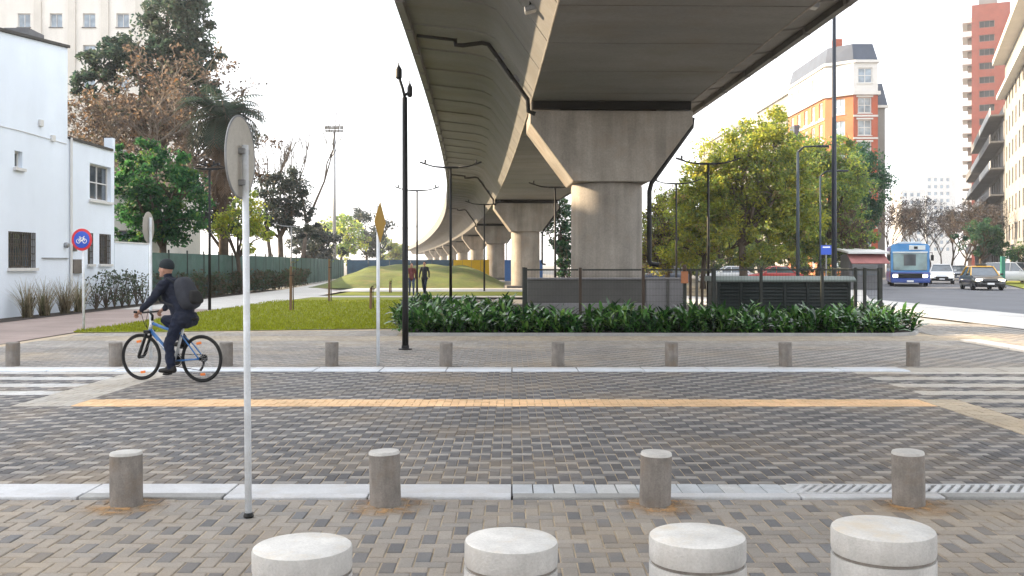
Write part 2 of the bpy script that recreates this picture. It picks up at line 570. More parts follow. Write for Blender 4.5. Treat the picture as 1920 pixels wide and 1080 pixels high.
def herring(x0, x1, y0, y1):
    """herringbone blocks clipped to a rectangle: (ax, bx, ay, by, upright, i, j, whole)"""
    out = []
    i0, i1 = math.floor(x0 / U) - 3, math.ceil(x1 / U) + 3
    j0, j1 = math.floor(y0 / U) - 3, math.ceil(y1 / U) + 3
    for j in range(j0, j1):
        for i in range(i0, i1):
            k = (i - j) % 4
            if k == 0:
                r = (i, i + 2, j, j + 1, False)
            elif k == 3:
                r = (i, i + 1, j, j + 2, True)
            else:
                continue
            ax, bx, ay, by = r[0] * U, r[1] * U, r[2] * U, r[3] * U
            cx0, cx1, cy0, cy1 = max(ax, x0), min(bx, x1), max(ay, y0), min(by, y1)
            if cx1 - cx0 < 0.03 or cy1 - cy0 < 0.03:
                continue
            whole = cx0 == ax and cx1 == bx and cy0 == ay and cy1 == by
            out.append((cx0, cx1, cy0, cy1, r[4], i, j, whole))
    return out


def jit(c, a, r=rng):
    k = 1 + r.uniform(-a, a)
    w = r.uniform(-a, a) * 0.15
    return (c[0] * k * (1 + w), c[1] * k, c[2] * k * (1 - w))


def paver_block(b, x0, x1, y0, y1, z, col, chamfer=0.006, tx=0, ty=0):
    e = chamfer
    x0 += J; x1 -= J; y0 += J; y1 -= J
    lo = z - 0.03
    zz = [z - tx - ty, z + tx - ty, z + tx + ty, z - tx + ty]
    v = [(x0, y0, lo), (x1, y0, lo), (x1, y1, lo), (x0, y1, lo)]
    if e:
        v += [(x0, y0, zz[0] - e * .7), (x1, y0, zz[1] - e * .7), (x1, y1, zz[2] - e * .7), (x0, y1, zz[3] - e * .7)]
        v += [(x0 + e, y0 + e, zz[0]), (x1 - e, y0 + e, zz[1]), (x1 - e, y1 - e, zz[2]), (x0 + e, y1 - e, zz[3])]
        f = [(8, 9, 10, 11)]
        for q in range(4):
            q2 = (q + 1) % 4
            f += [(q, q2, 4 + q2, 4 + q), (4 + q, 4 + q2, 8 + q2, 8 + q)]
    else:
        v += [(x0, y0, zz[0]), (x1, y0, zz[1]), (x1, y1, zz[2]), (x0, y1, zz[3])]
        f = [(4, 5, 6, 7)] + [(q, (q + 1) % 4, 4 + (q + 1) % 4, 4 + q) for q in range(4)]
    b.add(v, f, 0, col)


TAUPE = (0.345, 0.31, 0.27)
TAUPE2 = (0.31, 0.285, 0.255)
CHAR = (0.185, 0.183, 0.186)
ROADD = (0.115, 0.112, 0.115)
ROADD2 = (0.145, 0.14, 0.14)
ROADL = (0.335, 0.315, 0.29)
ROADM = (0.165, 0.16, 0.158)
FARL = (0.34, 0.315, 0.285)
FARD = (0.215, 0.205, 0.195)
WHITEP = (0.56, 0.56, 0.55)
BEIGEP = (0.54, 0.45, 0.33)
YELLOWP = (0.86, 0.57, 0.32)


def c_near(up, i, j):
    if up and ((i + j) // 2) % 2 == 0 and rng.random() < 0.78:
        return jit(CHAR, .14)
    return jit(TAUPE if rng.random() < .6 else TAUPE2, .09)


def c_road(up, i, j):
    if up:
        return jit(ROADD if rng.random() < .75 else ROADD2, .13)
    return jit(ROADL if ((i + j) // 2) % 2 == 0 else ROADM, .12)


def c_far(up, i, j):
    return jit(FARD if up else FARL, .1)


def plain(c, a=.1):
    return lambda up, i, j: jit(c, a)


def paving(name, zones, parent_poly, n_single, chamfer_to, skip=None):
    """a paved surface: bedding sheet, the blocks that show largest as objects of their own, the rest as one part"""
    base = sheet(name, parent_poly, -0.007, M['sand'])
    b = MB()
    blocks = []
    for (x0, x1, y0, y1, cf) in zones:
        for (ax, bx, ay, by, up, i, j, whole) in herring(x0, x1, y0, y1):
            cx, cy = (ax + bx) / 2, (ay + by) / 2
            if skip and skip(cx, cy):
                continue
            vis = abs(cx) < cy * 0.535 + 0.05 and cy > 2.8
            blocks.append((cy if (vis and whole) else 1e6, ax, bx, ay, by, up, cf(up, i, j), whole))
    blocks.sort(key=lambda t: t[0])
    cache = {}
    for n, (key, ax, bx, ay, by, up, col, whole) in enumerate(blocks):
        if n < n_single and key < 1e5:
            q = (up, tuple(round(math.log(max(x, .01)) * 9) for x in col))
            if q not in cache:
                mbb = MB()
                w, l = (U, 2 * U) if up else (2 * U, U)
                paver_block(mbb, -w / 2, w / 2, -l / 2, l / 2, 0, col, 0.006)
                cache[q] = mbb.mesh('paver', [M['paver']], colors=True)
            o = link('paver', cache[q], base, loc=((ax + bx) / 2, (ay + by) / 2, rng.uniform(-.002, .001)))
            o.rotation_euler = (rng.uniform(-.008, .008), rng.uniform(-.008, .008), rng.uniform(-.008, .008))
        else:
            cy = (ay + by) / 2
            paver_block(b, ax, bx, ay, by, rng.uniform(-.003, .001), col, 0.006 if cy < chamfer_to else 0,
                        rng.uniform(-.0008, .0008), rng.uniform(-.0008, .0008))
    o = b.build('paver_blocks', M['paver'], base, colors=True)
    tag(o, kind='stuff')
    return base


Y_K0, Y_K1 = 6.62, 7.04          # near kerb
Y_F0, Y_F1 = 14.43, 15.0        # far kerb
paving('near_pavement', [(-8.8, 8.8, 1.2, Y_K0 - .01, c_near)], rect(-9, 9, 1.0, Y_K0 - .005), 300, 6.6)

zr = []
# road: near half, centre line, far half; stop strips and zebra bars are laid in paler blocks
zr.append((-14.0, 4.86, Y_K1, 10.93, c_road))
zr.append((4.86, 5.33, Y_K1, 11.50, plain(BEIGEP, .08)))
zr.append((-5.05, 4.86, 10.93, 11.50, plain(YELLOWP, .08)))
zr.append((-14.0, -5.72, 10.93, 11.50, c_road))
zr.append((-5.72, -5.05, 10.93, Y_F0, plain((0.50, 0.47, 0.42), .08)))
zr.append((-5.05, 5.1, 11.50, Y_F0, c_road))


def zebra(x0, x1, y0, y1, first, c):
    y, on = y0, first
    while y < y1 - .02:
        h = min(.36 if on else .40, y1 - y)
        zr.append((x0, x1, y, y + h, c if on else c_road))
        y += h
        on = not on


zebra(-14.0, -5.72, 11.50, Y_F0, False, plain(WHITEP, .06))
zebra(5.33, 13.0, 7.04, 11.50, False, plain((0.46, 0.42, 0.36), .1))
zebra(5.1, 13.0, 11.50, Y_F0, False, plain((0.56, 0.53, 0.48), .08))
paving('crossing_road', zr, rect(-14.2, 13.2, Y_K1 + .002, Y_F0 - .002), 300, 9.0)


def bed_inside(x, y):
    if y < 21.55:
        return False
    return -2.6 - (y - 21.6) * .07 < x < 9.7 - max(0, (22.6 - y)) * 0.9


def far_skip(x, y):
    lawn_edge = 22.6 + max(0, (x + 10.2)) * .13
    return bed_inside(x, y) or (x < -2.3 and y > lawn_edge - .1)


paving('far_pavement', [(-15.0, 13.0, Y_F1 + .002, 18.0, c_far), (-10.4, 13.0, 18.0, 18.6, c_far), (-10.0, 13.0, 18.6, 20.3, plain(FARL, .14)), (-10.0, 10.6, 20.3, 21.6, plain((0.40, 0.345, 0.27), .12)),
                        (10.6, 13.0, 20.3, 26, c_far), (-10.0, -2.6, 21.6, 23.6, plain(FARL, .14)), (9.6, 10.6, 21.6, 26, plain(FARL, .14))],
       [(-15.1, Y_F1), (13.1, Y_F1), (13.1, 26.2), (-10.3, 26.2), (-10.3, 18.0), (-15.1, 18.0)], 0, 0, far_skip)

# ---- kerbs: every stone its own piece
nk = sheet('near_kerb', rect(-9.2, 9.2, Y_K0, Y_K1), -0.014, M['soil'])


def stone_mesh(w, l, h, m, e=.008):
    b = MB()
    b.box(-w / 2, w / 2, -l / 2, l / 2, -h, 0)
    return b.mesh('kerb_stone', [m])


x = -9.0
ms = [stone_mesh(.985, .115, .05, M['kerb_grey']), stone_mesh(.985, .115, .05, M['kerb'])]
n = 0
while x < 8.8:
    o = link('kerb_stone', ms[1 if n % 3 else 0], nk, .006, (x + .5, Y_K0 + .062, .012 + rng.uniform(-.003, .003)))
    o.rotation_euler = (0, 0, rng.uniform(-.003, .003))
    x += 1.0
    n += 1
slab = stone_mesh(.99, .285, .05, M['kerb'])
x = -9.0
while x < -0.85:
    o = link('gutter_slab', slab, nk, .006, (x + .5, Y_K0 + .27, .010 + rng.uniform(-.003, .003)))
    x += 1.0
tile_m = [stone_mesh(.142, .275, .05, mat('gutter_tile_' + k, c, .7, .2, 6, 60, .2)) for k, c in (('a', (.50, .53, .56)), ('b', (.42, .45, .48)), ('c', (.55, .56, .56)))]
x = 0.0
while x < 2.0:
    link('gutter_tile', rng.choice(tile_m), nk, .004, (x + .075, Y_K0 + .27, .008 + rng.uniform(-.003, .003)))
    x += .15
g_base = MB()
g_base.box(-.24, .24, -.14, .14, -.05, -.012)
gm = g_base.mesh('grate_frame', [M['kerb_grey']])
gb = MB()
for q in range(-3, 4):
    gb.obox((q * .07, 0, -.005), (.03, .26, .018), Matrix.Rotation(R(-35), 3, 'Z'))
grate_bars = gb.mesh('grate_bars', [M['kerb']])
ge = MB()
ge.box(-.245, .245, -.142, -.118, -.04, .004)
ge.box(-.245, .245, .118, .142, -.04, .004)
grate_edge = ge.mesh('grate_edge', [M['kerb']])
x = 2.0
while x < 8.8:
    fr = link('gutter_grate', gm, nk, 0, (x + .25, Y_K0 + .27, .006))
    link('grate_bars', grate_bars, fr)
    link('grate_edge', grate_edge, fr)
    x += .5

fk = sheet('far_kerb', rect(-15.0, 13.4, Y_F0, Y_F1), -0.014, M['soil'])
fm = [stone_mesh(.985, .27, .05, M['kerb']), stone_mesh(.985, .29, .05, mat('kerb_blue_white', (.66, .70, .75), .7, .2, 3, 60, .2))]
bst = stone_mesh(.985, .55, .05, mat('flush_beige_slab', (.46, .42, .36), .8, .2, 3, 60, .2))
for k in range(8):
    link('flush_slab', bst, fk, .006, (5.95 + k, Y_F0 + .285, .004 + rng.uniform(-.002, .002)))
x = -15.0
while x < 5.2:
    link('kerb_stone', fm[1], fk, .008, (x + .5, Y_F0 + .145, .014 + rng.uniform(-.004, .004)))
    link('kerb_stone', fm[0], fk, .008, (x + .5, Y_F0 + .43, .010 + rng.uniform(-.004, .004)))
    x += 1.0

# side kerb of the avenue, seen past the last far bollard
ak = sheet('avenue_kerb', [(9.3, 16.0), (9.9, 16.0), (9.9, 20.2), (9.3, 20.2)], .005, M['kerb_grey'])
for k in range(4):
    link('kerb_stone', stone_mesh(.42, .98, .05, M['kerb']), ak, .01, (9.58 + (.0), 16.6 + k * 1.0, .045))

# ---- lawn, paths, mound, bed soil
lawn_front = [(-10.3, 22.6), (-8.2, 22.9), (-6.4, 23.35), (-4.4, 23.75), (-2.75, 24.0)]
lawn = sheet('lawn', lawn_front + [(-3.4, 33), (-3.6, 46.5), (-9.7, 46.5), (-10.4, 34)], .008, M['grass'])
sheet('cross_path', rect(-10, 3, 46.6, 48.6), .01, M['path_pale'])
sheet('middle_lawn', rect(-9.4, 1, 48.7, 56), .008, M['grass'])
sheet('second_cross_path', rect(-10.5, 3, 56.1, 64), .01, M['path_pale'])
sheet('house_path', [(-14.0, 18.05), (-10.3, 18.05), (-10.35, 22.6), (-10.45, 34), (-9.75, 46.5), (-10, 58), (-13.5, 66), (-17.5, 130), (-20.5, 130), (-14.4, 60)], .004, M['path_red'])
sheet('house_path_far', [(-14.0, 34.2), (-10.43, 34.2), (-9.76, 46.5), (-10, 56), (-13.4, 65.5), (-17.4, 129), (-20.3, 129), (-14.3, 60)], .009, M['path_pale'])
sheet('house_bed', [(-15.0, 18.05), (-14.0, 18.05), (-14.3, 60), (-15.4, 60)], .02, M['soil'])

# the mound: a low grassed heap with an uneven top
mb = MB()
nx, ny = 40, 20
mv = []
for a in range(ny + 1):
    for bb in range(nx + 1):
        x = -14.3 + 13.7 * bb / nx
        y = 64.5 + 22 * a / ny
        u, v = bb / nx, a / ny
        h = 1.5 * math.sin(min(1, u * 3.4) * math.pi / 2) * math.sin(max(0, min(1, (1 - u) * 3.6)) * math.pi / 2) * max(0, math.sin(min(1, v * 1.6) * math.pi / 2)) * max(0, min(1, (1 - v) * 3))
        h *= 1 + .06 * math.sin(x * 2.1 + y) + .05 * math.sin(x * .7 - y * .8)
        mv.append((x, y, -.02 + h))
mf = [(a * (nx + 1) + c, a * (nx + 1) + c + 1, (a + 1) * (nx + 1) + c + 1, (a + 1) * (nx + 1) + c) for a in range(ny) for c in range(nx)]
mb.add(mv, mf)
tag(mb.build('grassy_mound', mat('mound_grass', (.115, .145, .022), .9, .45, .6, 14, .5, stain=(.17, .14, .04), world=True), smooth=True), kind='structure')

# planting bed under the viaduct with its thin edging
bed_poly = [(-2.45, 21.75), (8.5, 21.62), (9.1, 21.95), (9.45, 22.6), (9.6, 24), (9.6, 38), (-3.6, 38), (-3.3, 33), (-2.75, 25)]
sheet('planting_bed', bed_poly, .012, M['soil'])
eb = MB()
edge_pts = [(-2.75, 25), (-2.5, 22.4), (-2.35, 21.66), (3, 21.6), (8.5, 21.54), (9.15, 21.87), (9.53, 22.6), (9.68, 24), (9.68, 30)]
for (xa, ya), (xb, yb) in zip(edge_pts, edge_pts[1:]):
    L = math.hypot(xb - xa, yb - ya)
    eb.obox(((xa + xb) / 2, (ya + yb) / 2, .02), (L + .03, .08, .10), Matrix.Rotation(math.atan2(yb - ya, xb - xa), 3, 'Z'))
tag(eb.build('bed_kerb', M['kerb_grey']), kind='structure')

# grass blades: short tufts that break the lawn's outline
gr = np.random.default_rng(5)
N = 26000
px = gr.uniform(-10.4, -2.8, N)
py = 22.6 + (gr.random(N) ** 1.7) * 20
keep = (py > 22.75 + np.maximum(0, px + 10.3) * .17) & ~((px > -3.3) & (py > 30))
px, py = px[keep], py[keep]
N = len(px)
hh = gr.uniform(.03, .09, N)
an = gr.uniform(0, 6.28, N)
wv = .012 + .008 * gr.random(N)
lx, ly = gr.uniform(-.04, .04, N), gr.uniform(-.04, .04, N)
vv = np.empty((N, 3, 3))
vv[:, 0] = np.stack([px - wv * np.cos(an), py - wv * np.sin(an), np.full(N, .006)], 1)
vv[:, 1] = np.stack([px + wv * np.cos(an), py + wv * np.sin(an), np.full(N, .006)], 1)
vv[:, 2] = np.stack([px + lx, py + ly, .006 + hh], 1)


def np_mesh(name, verts, k, cols, m):
    """verts (n, k, 3): n separate faces with k corners; cols (n, 3)"""
    n = len(verts)
    me = bpy.data.meshes.new(name)
    me.vertices.add(n * k)
    me.vertices.foreach_set('co', verts.reshape(-1))
    me.loops.add(n * k)
    me.loops.foreach_set('vertex_index', np.arange(n * k, dtype=np.int32))
    me.polygons.add(n)
    me.polygons.foreach_set('loop_start', np.arange(0, n * k, k, dtype=np.int32))
    at = me.attributes.new('Col', 'FLOAT_COLOR', 'FACE')
    at.data.foreach_set('color', np.concatenate([cols, np.ones((n, 1))], 1).reshape(-1))
    me.materials.append(m)
    me.update(calc_edges=True)
    return me


gc = np.array([.22, .255, .012]) * gr.uniform(.7, 1.35, (N, 1)) + gr.uniform(0, .05, (N, 1)) * np.array([1, .6, .1])
tag(link('grass', np_mesh('grass', vv, 3, gc, M['leaf'])), 'short yellow-green lawn grass beside the path', 'grass', kind='stuff')

# ---- the avenue
K = 0.42                                      # the avenue runs off to the side and away


def av(x_at_62, y):
    return x_at_62 + (y - 62) * K


avenue = sheet('avenue_road', [(16.4, 20), (40, 20), (av(33, 62), 62), (av(33, 400), 400), (av(22.6, 400), 400), (av(22.6, 62), 62), (16.4, 44)], .006, M['asphalt'])
sheet('sunlit_strip', [(12.7, 21), (16.4, 21), (16.4, 44), (av(22.6, 62), 62), (av(21.6, 62), 62), (13.6, 42.5), (12.4, 36)], .016, M['path_pale'])  # pale strip standing in for sunlight along the avenue's edge
sheet('verge', [(av(33.2, 58), 58), (60, 58), (av(60, 90), 90), (av(33.2, 90), 90)], .02, M['grass'])
sheet('tree_lawn', [(10, 44), (13.4, 43), (av(21.5, 62), 62), (av(21.5, 110), 110), (8, 110), (6, 60)], .01, mat('worn_park_soil', (.16, .13, .08), .95, .35, .5, 20, .4, world=True))
sheet('plaza_edge', rect(9.75, 17.0, 20.0, 44.0), -0.03, M['kerb_grey'])
sheet('far_plaza', [(3.1, 38.2), (13, 38.2), (13, 43), (5.9, 60), (3.1, 64)], .005, M['path_pale'])

# ================================================================== THE VIADUCT
SL = [(-60, .0), (0, -.012), (26, -.03), (45, -.043), (84, -.07), (122, -.09), (160, -.106), (300, -.134), (460, -.155)]


def slope(y):
    for (a, sa), (b, sb) in zip(SL, SL[1:]):
        if y <= b:
            return sa + (sb - sa) * (y - a) / (b - a)
    return SL[-1][1]


_cx = {26.5: 2.66}


def center(y):
    n = max(1, int(abs(y - 26.5) / 1.5))
    x, h = 2.62, (y - 26.5) / n
    for i in range(n):
        x += slope(26.5 + (i + .5) * h) * h
    return x


def station(y):
    s = slope(y)
    return Vector((center(y), y, 0)), Vector((1, -s, 0)).normalized()      # point, sideways direction


PROF = [(-2.12, 5.95), (2.12, 5.95), (2.95, 7.12), (3.12, 7.33), (3.4, 7.47), (3.8, 7.55), (4.78, 7.66), (4.79, 7.50), (4.96, 7.50), (4.96, 9.05), (4.78, 9.05), (4.74, 8.15),
        (-5.18, 8.15), (-5.22, 9.05), (-5.40, 9.05), (-5.40, 7.52), (-5.23, 7.52), (-5.22, 7.70), (-3.8, 7.55), (-3.4, 7.47), (-3.12, 7.33), (-2.95, 7.12)]


def ring(y, inset=0.0):
    p, s = station(y)
    cz = 7.3
    out = []
    for u, z in PROF:
        uu = u - math.copysign(inset, u)
        zz = z + (inset if z < cz else -inset)
        q = p + s * uu
        out.append((q.x, q.y, zz))
    return out


via = thing('viaduct', 'long grey concrete railway viaduct deck curving away over the plaza', 'viaduct', (center(26.5), 26.5, 0))


def deck_piece(y0, y1, sub=1, groove=.05):
    b = MB()
    rings = [ring(y0, groove), ring(y0 + .012, groove), ring(y0 + .03)]
    for k in range(1, sub):
        rings.append(ring(y0 + (y1 - y0) * k / sub))
    rings += [ring(y1 - .03), ring(y1 - .012, groove), ring(y1, groove)]
    n = len(PROF)
    v = [(a - via.location.x, c - via.location.y, z) for r in rings for (a, c, z) in r]
    f = [(i * n + k, (i + 1) * n + k, (i + 1) * n + (k + 1) % n, i * n + (k + 1) % n) for i in range(len(rings) - 1) for k in range(n)]
    b.add(v, f)
    return b


SEG = 2.75
y = 26.5 - SEG * 17 + .6
far_b = MB()
while y < 430:
    b = deck_piece(y, y + SEG)
    if y < 150:
        b.build('deck_segment', M['concrete'], via, sharp=38)
    else:
        far_b.add(b.v, b.f)
    y += SEG
tag(far_b.build('far_deck', M['concrete'], via, sharp=38), kind='stuff')

for sg in (-1, 1):
    b = MB()
    pts = []
    y = -14.0
    while y < 150:
        p, sd = station(y)
        q = p + sd * (sg * 2.13)
        pts.append((q.x - via.location.x, y - via.location.y, 5.955))
        y += 3
    b.tube(pts, .022, 6)
    b.build('soffit_edge', M['pier'], via)
PIER_Y = [-12.5, 26.6, 65.5, 104, 142.5, 181, 219.5, 258, 296.5, 335]
PIER_L = ['concrete viaduct pier standing behind the photographer', 'massive concrete pier with flared cap rising from the fenced enclosure', 'second concrete pier along the viaduct with flared cap, behind the fenced pier',
          'third concrete pier along the viaduct, beside the blue hoarding', 'fourth concrete pier along the viaduct, behind the yellow hoarding'] + \
         ['small distant concrete pier, %s along the viaduct' % w for w in ('fifth', 'sixth', 'seventh', 'eighth', 'ninth')]
for yp, lab in zip(PIER_Y, PIER_L):
    pt, sd = station(yp)
    pr = thing('viaduct_pier', lab, 'pier', (pt.x, yp, 0), math.atan2(sd.y, sd.x), 'piers of the viaduct')
    b = MB()
    b.lathe([(.98, -.05), (.98, 3.72), (.96, 3.80)], 40)
    b.build('column', M['pier'], pr, sharp=35)
    b = MB()
    b.prism([(-1.02, 3.81), (1.02, 3.81), (2.17, 5.36), (2.17, 5.70), (-2.17, 5.70), (-2.17, 5.36)], -1.1, 1.1, 'y')
    b.build('pier_cap', M['pier'], pr, bevel=.025)
    for sx in (-1.75, 1.75):
        b = MB()
        b.box(sx - .38, sx + .38, -.9, .9, 5.702, 5.946)
        b.build('bearing_block', M['wall_grey'], pr, bevel=.01)
    b = MB()
    b.box(-1.3, 1.3, -.5, .5, 5.703, 5.945)
    b.build('bearing', M['dark_gap'], pr)
    if 20 < yp < 110:
        b = MB()
        b.box(-2.1, 2.1, -1.2, -1.12, 5.72, 5.93)
        b.build('gap_shade_strip', M['dark_gap'], pr)  # dark strip painted as the shade between cap and deck
        b = MB()
        b.tube([(2.28, -.55, 5.6), (2.26, -.55, 5.36), (1.16, -.55, 3.83), (1.10, -.55, 3.6), (1.10, -.55, 1.72), (1.14, -.55, 1.62), (1.35, -.55, 1.6)], .065, 10)
        b.build('downpipe', M['black_metal'], pr, smooth=True)
        b = MB()
        w = -1.4
        b.tube([(-5.15, w, 7.58), (-4.15, w, 7.47)], .045, 8)
        b.tube([(-4.15, w, 7.5), (-4.13, w, 7.34), (-3.95, w, 7.33), (-3.45, w, 7.40), (-3.28, w, 7.36), (-3.05, w, 7.05), (-2.25, w, 5.92), (-2.23, w, 5.62), (-2.05, w, 5.55)], .06, 10)
        b.build('drain_pipe', M['black_metal'], pr, smooth=True)
        for q in ((-3.0, 6.98), (-2.6, 6.41)):
            b = MB()
            b.obox((q[0] + .04, w, q[1] + .03), (.2, .06, .2), Matrix.Rotation(R(35), 3, 'Y'))
            b.build('pipe_bracket', M['grey_metal'], pr)
    b = MB()
    b.box(-1.35, 1.35, -1.35, 1.35, -.12, .16)
    b.build('footing', M['wall_grey'], pr, bevel=.03)

for (u, zz, yy, rr, lab) in ((-2.42, 6.52, 17.9, -54, 'small grey floodlight fixed to the sloping web of the viaduct'), (3.85, 7.52, 21.4, 40, 'small grey floodlight fixed under the wing of the viaduct near the avenue')):
    pt, sd = station(yy)
    t = thing('floodlight', lab, 'floodlight', (pt.x + u, yy, zz), 0, 'floodlights under the viaduct')
    b = MB()
    b.obox((0, 0, -.12), (.42, .26, .10), Matrix.Rotation(R(rr * .3), 3, 'Y'))
    b.build('lamp_housing', M['grey_metal'], t, bevel=.02)
    b = MB()
    b.obox((0, 0, -.178), (.36, .2, .012), Matrix.Rotation(R(rr * .3), 3, 'Y'))
    b.build('lens', M['lamp_glass'], t)
    b = MB()
    b.tube([(.1, 0, -.1), (.12, 0, .12)], .02, 6)
    b.tube([(-.1, 0, -.1), (-.08, 0, .12)], .02, 6)
    b.build('bracket', M['black_metal'], t)

# ================================================================== ENCLOSURE BELOW THE PIER
# low concrete wall round the pier
t = thing('enclosure_wall', 'low grey concrete wall around the foot of the fenced pier', 'wall', (2.4, 24.55, 0))
b = MB(); b.box(-2.0, 1.02, 0, .22, 0, 1.22); b.build('wall_body', M['wall_grey'], t, bevel=.012)  # darker than the plinth: the inset wall's shadow is in its colour
b = MB(); b.box(-2.03, 1.02, -.06, .02, 0, .62); b.build('plinth', M['wall_pale'], t, bevel=.01)
b = MB(); b.box(-2.06, 2.0, -.04, .30, 1.222, 1.27); b.build('wall_coping', M['wall_pale'], t, bevel=.01)
b = MB(); b.box(1.03, 1.98, .0, .22, 0, 1.22); b.build('wall_body', M['wall_pale'], t, bevel=.012)
b = MB(); b.box(1.55, 1.62, -.02, .0, 0, 1.22); b.build('joint_cover', M['wall_grey'], t)
b = MB(); b.box(-2.0, -1.78, .221, 3.4, 0, 1.21); b.build('wall_body', M['wall_grey'], t, bevel=.012)

fence = thing('mesh_fence', 'dark steel mesh fence with posts in front of the pier and cabinet', 'fence', (4.7, 23.9, 0))
XS = [.33, 1.70, 3.27, 4.30, 5.02, 6.20, 7.72, 8.78, 9.16]
for i, xp in enumerate(XS):
    b = MB()
    w = .035 if i not in (0, 8, 4) else .05
    b.box(xp - 4.7 - w, xp - 4.7 + w, -w, w, 0, 1.53)
    b.build('post', M['fence_brown'] if i in (1, 2) else M['fence_metal'], fence, bevel=.006)
for xa, xb in zip(XS, XS[1:]):
    b = MB()
    b.box(xa - 4.7 + .05, xb - 4.7 - .05, -.02, .02, 1.455, 1.495)
    b.box(xa - 4.7 + .05, xb - 4.7 - .05, -.015, .015, .10, .13)
    b.build('rail', M['fence_metal'], fence)
    b = MB()
    q = xa + .09
    while q < xb - .06:
        b.box(q - 4.7 - .0014, q - 4.7 + .0014, -.0014, .0014, .13, 1.455)
        q += .075
    z = .2
    while z < 1.42:
        b.box(xa - 4.7 + .05, xb - 4.7 - .05, -.006, -.002, z - .002, z + .002)
        z += .16
    b.build('wire_mesh', M['fence_metal'], fence)
# side run going back from the first post, and the open part with brown slats
for (xx, ys) in ((.33, (25.4, 27.0)), (9.16, (25.6, 27.4))):
    for yy in ys:
        b = MB(); b.box(xx - 4.74, xx - 4.66, yy - 23.94, yy - 23.86, 0, 1.53); b.build('post', M['fence_metal'], fence, bevel=.006)
    b = MB(); b.box(xx - 4.72, xx - 4.68, .06, ys[1] - 23.95, 1.455, 1.495); b.build('rail', M['fence_metal'], fence)
for k, xx in enumerate((4.43, 4.56, 4.72, 4.86)):
    b = MB(); b.box(xx - 4.7 - .03, xx - 4.7 + .03, .6, .66, 0, 1.45); b.build('picket', M['fence_brown'] if k % 2 else M['wall_grey'], fence, bevel=.005)

t = thing('warning_plate', 'small orange warning plate on the fence post beside the pale wall', 'sign', (4.28, 23.82, 1.28))
b = MB(); b.box(-.09, .09, -.02, 0, -.14, .16); b.build('plate', M['orange'], t, bevel=.01)
b = MB(); b.lathe([(.05, .17), (.06, .2), (.05, .3), (.02, .33)], 10); b.build('beacon', M['fence_brown'], t)

cab = thing('utility_cabinet', 'long dark green louvred utility cabinet behind the mesh fence', 'cabinet', (6.95, 24.5, 0))
b = MB(); b.box(-1.70, 1.70, .03, 1.2, .06, 1.16); b.build('body', M['cab_green'], cab, bevel=.01)
b = MB(); b.prism([(-.06, 1.17), (1.3, 1.17), (1.3, 1.30), (.1, 1.30), (-.06, 1.22)], -1.78, 1.82, 'x'); b.build('lid', M['cab_top'], cab, bevel=.008)
b = MB(); b.box(-1.74, 1.74, 0, 1.24, 0, .06); b.build('plinth', M['wall_grey'], cab)
for x0 in (-1.68, -1.10, .02, .60, 1.66):
    b = MB(); b.box(x0 - .035, x0 + .035, -.005, .03, .06, 1.16); b.build('upright', M['cab_green'], cab)
sl = MB(); sl.obox((0, 0, 0), (.48, .012, .07), Matrix.Rotation(R(-32), 3, 'X')); slm = sl.mesh('louvre', [M['cab_green']])
sl2 = MB(); sl2.obox((0, 0, 0), (1.02, .012, .07), Matrix.Rotation(R(-32), 3, 'X')); slm2 = sl2.mesh('louvre', [M['cab_green']])
for zz in range(12):
    for xc, mm in ((-1.39, slm), (-.54, slm2), (.31, slm), (1.13, slm2)):
        link('louvre', mm, cab, 0, (xc, .012, .16 + zz * .085))

t = thing('yellow_hoarding', 'bright yellow hoarding boards standing between the distant piers', 'hoarding', (GX(884, 80), 80, 0))
for k in range(4):
    b = MB(); b.box(-1.5 + k * .75, -.77 + k * .75, -.03 - (k % 2) * .02, .03, .0, 1.95 + (.03 if k % 2 else 0)); b.build('board', M['yellow_board'], t)
for k in range(3):
    b = MB(); b.box(-1.3 + k * 1.2, -1.22 + k * 1.2, .035, .11, 0, 1.8); b.build('post', M['wood'], t)
t = thing('blue_hoarding', 'blue hoarding boards standing behind the third pier', 'hoarding', (2.3, 92, 0))
for k in range(3):
    b = MB(); b.box(-3.0 + k * 1.22, -1.8 + k * 1.22, -.03 - (k % 2) * .02, .03, .0, 2.0); b.build('board', M['blue_board'], t)

# ================================================================== BOLLARDS
def bollard_meshes(r, h, seed):
    rr = random.Random(seed)
    b = MB()
    n = 28
    prof = [(r * 1.0, -.06), (r, .02), (r * rr.uniform(.985, 1.01), h * .5), (r, h - .02)]
    b.lathe(prof, n)
    c = MB()
    c.lathe([(r, h - .02), (r * .985, h - .008), (r * .95, h - .001), (r * .6, h + .002), (.001, h + .002)], n)
    return b, c


FAR_L = ['short grey concrete bollard beside the zebra crossing on the house side', 'short grey concrete bollard half hidden by the bicycle front wheel', 'short grey concrete bollard just behind the bicycle rear wheel',
         'short grey concrete bollard between the cyclist and the yellow diamond sign', 'short grey concrete bollard next to the black twin-head lamp post', 'short grey concrete bollard in line with the second viaduct pier',
         'short grey concrete bollard in front of the pale enclosure wall', 'short grey concrete bollard in front of the green cabinet', 'short brown-grey concrete bollard at the far kerb end by the avenue']
for k, (xp, lab) in enumerate(zip((24, 217, 424, 622, 836, 1046, 1259, 1473, 1712), FAR_L)):
    d = 15.28
    t = thing('bollard', lab, 'bollard', (GX(xp, d), d, 0), rng.uniform(0, 6), 'short bollards along the far kerb')
    t.rotation_euler.x = rng.uniform(-.02, .02)
    a, c = bollard_meshes(.104, .375, k)
    a.build('shaft', M['bollard'], t, sharp=40)
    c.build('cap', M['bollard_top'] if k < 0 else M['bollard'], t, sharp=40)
MID_L = ['short concrete bollard at the near kerb nearest the cyclist', 'short concrete bollard at the near kerb just past the white sign pole', 'short concrete bollard at the near kerb below the big pier', 'short concrete bollard at the near kerb beside the slotted grating']
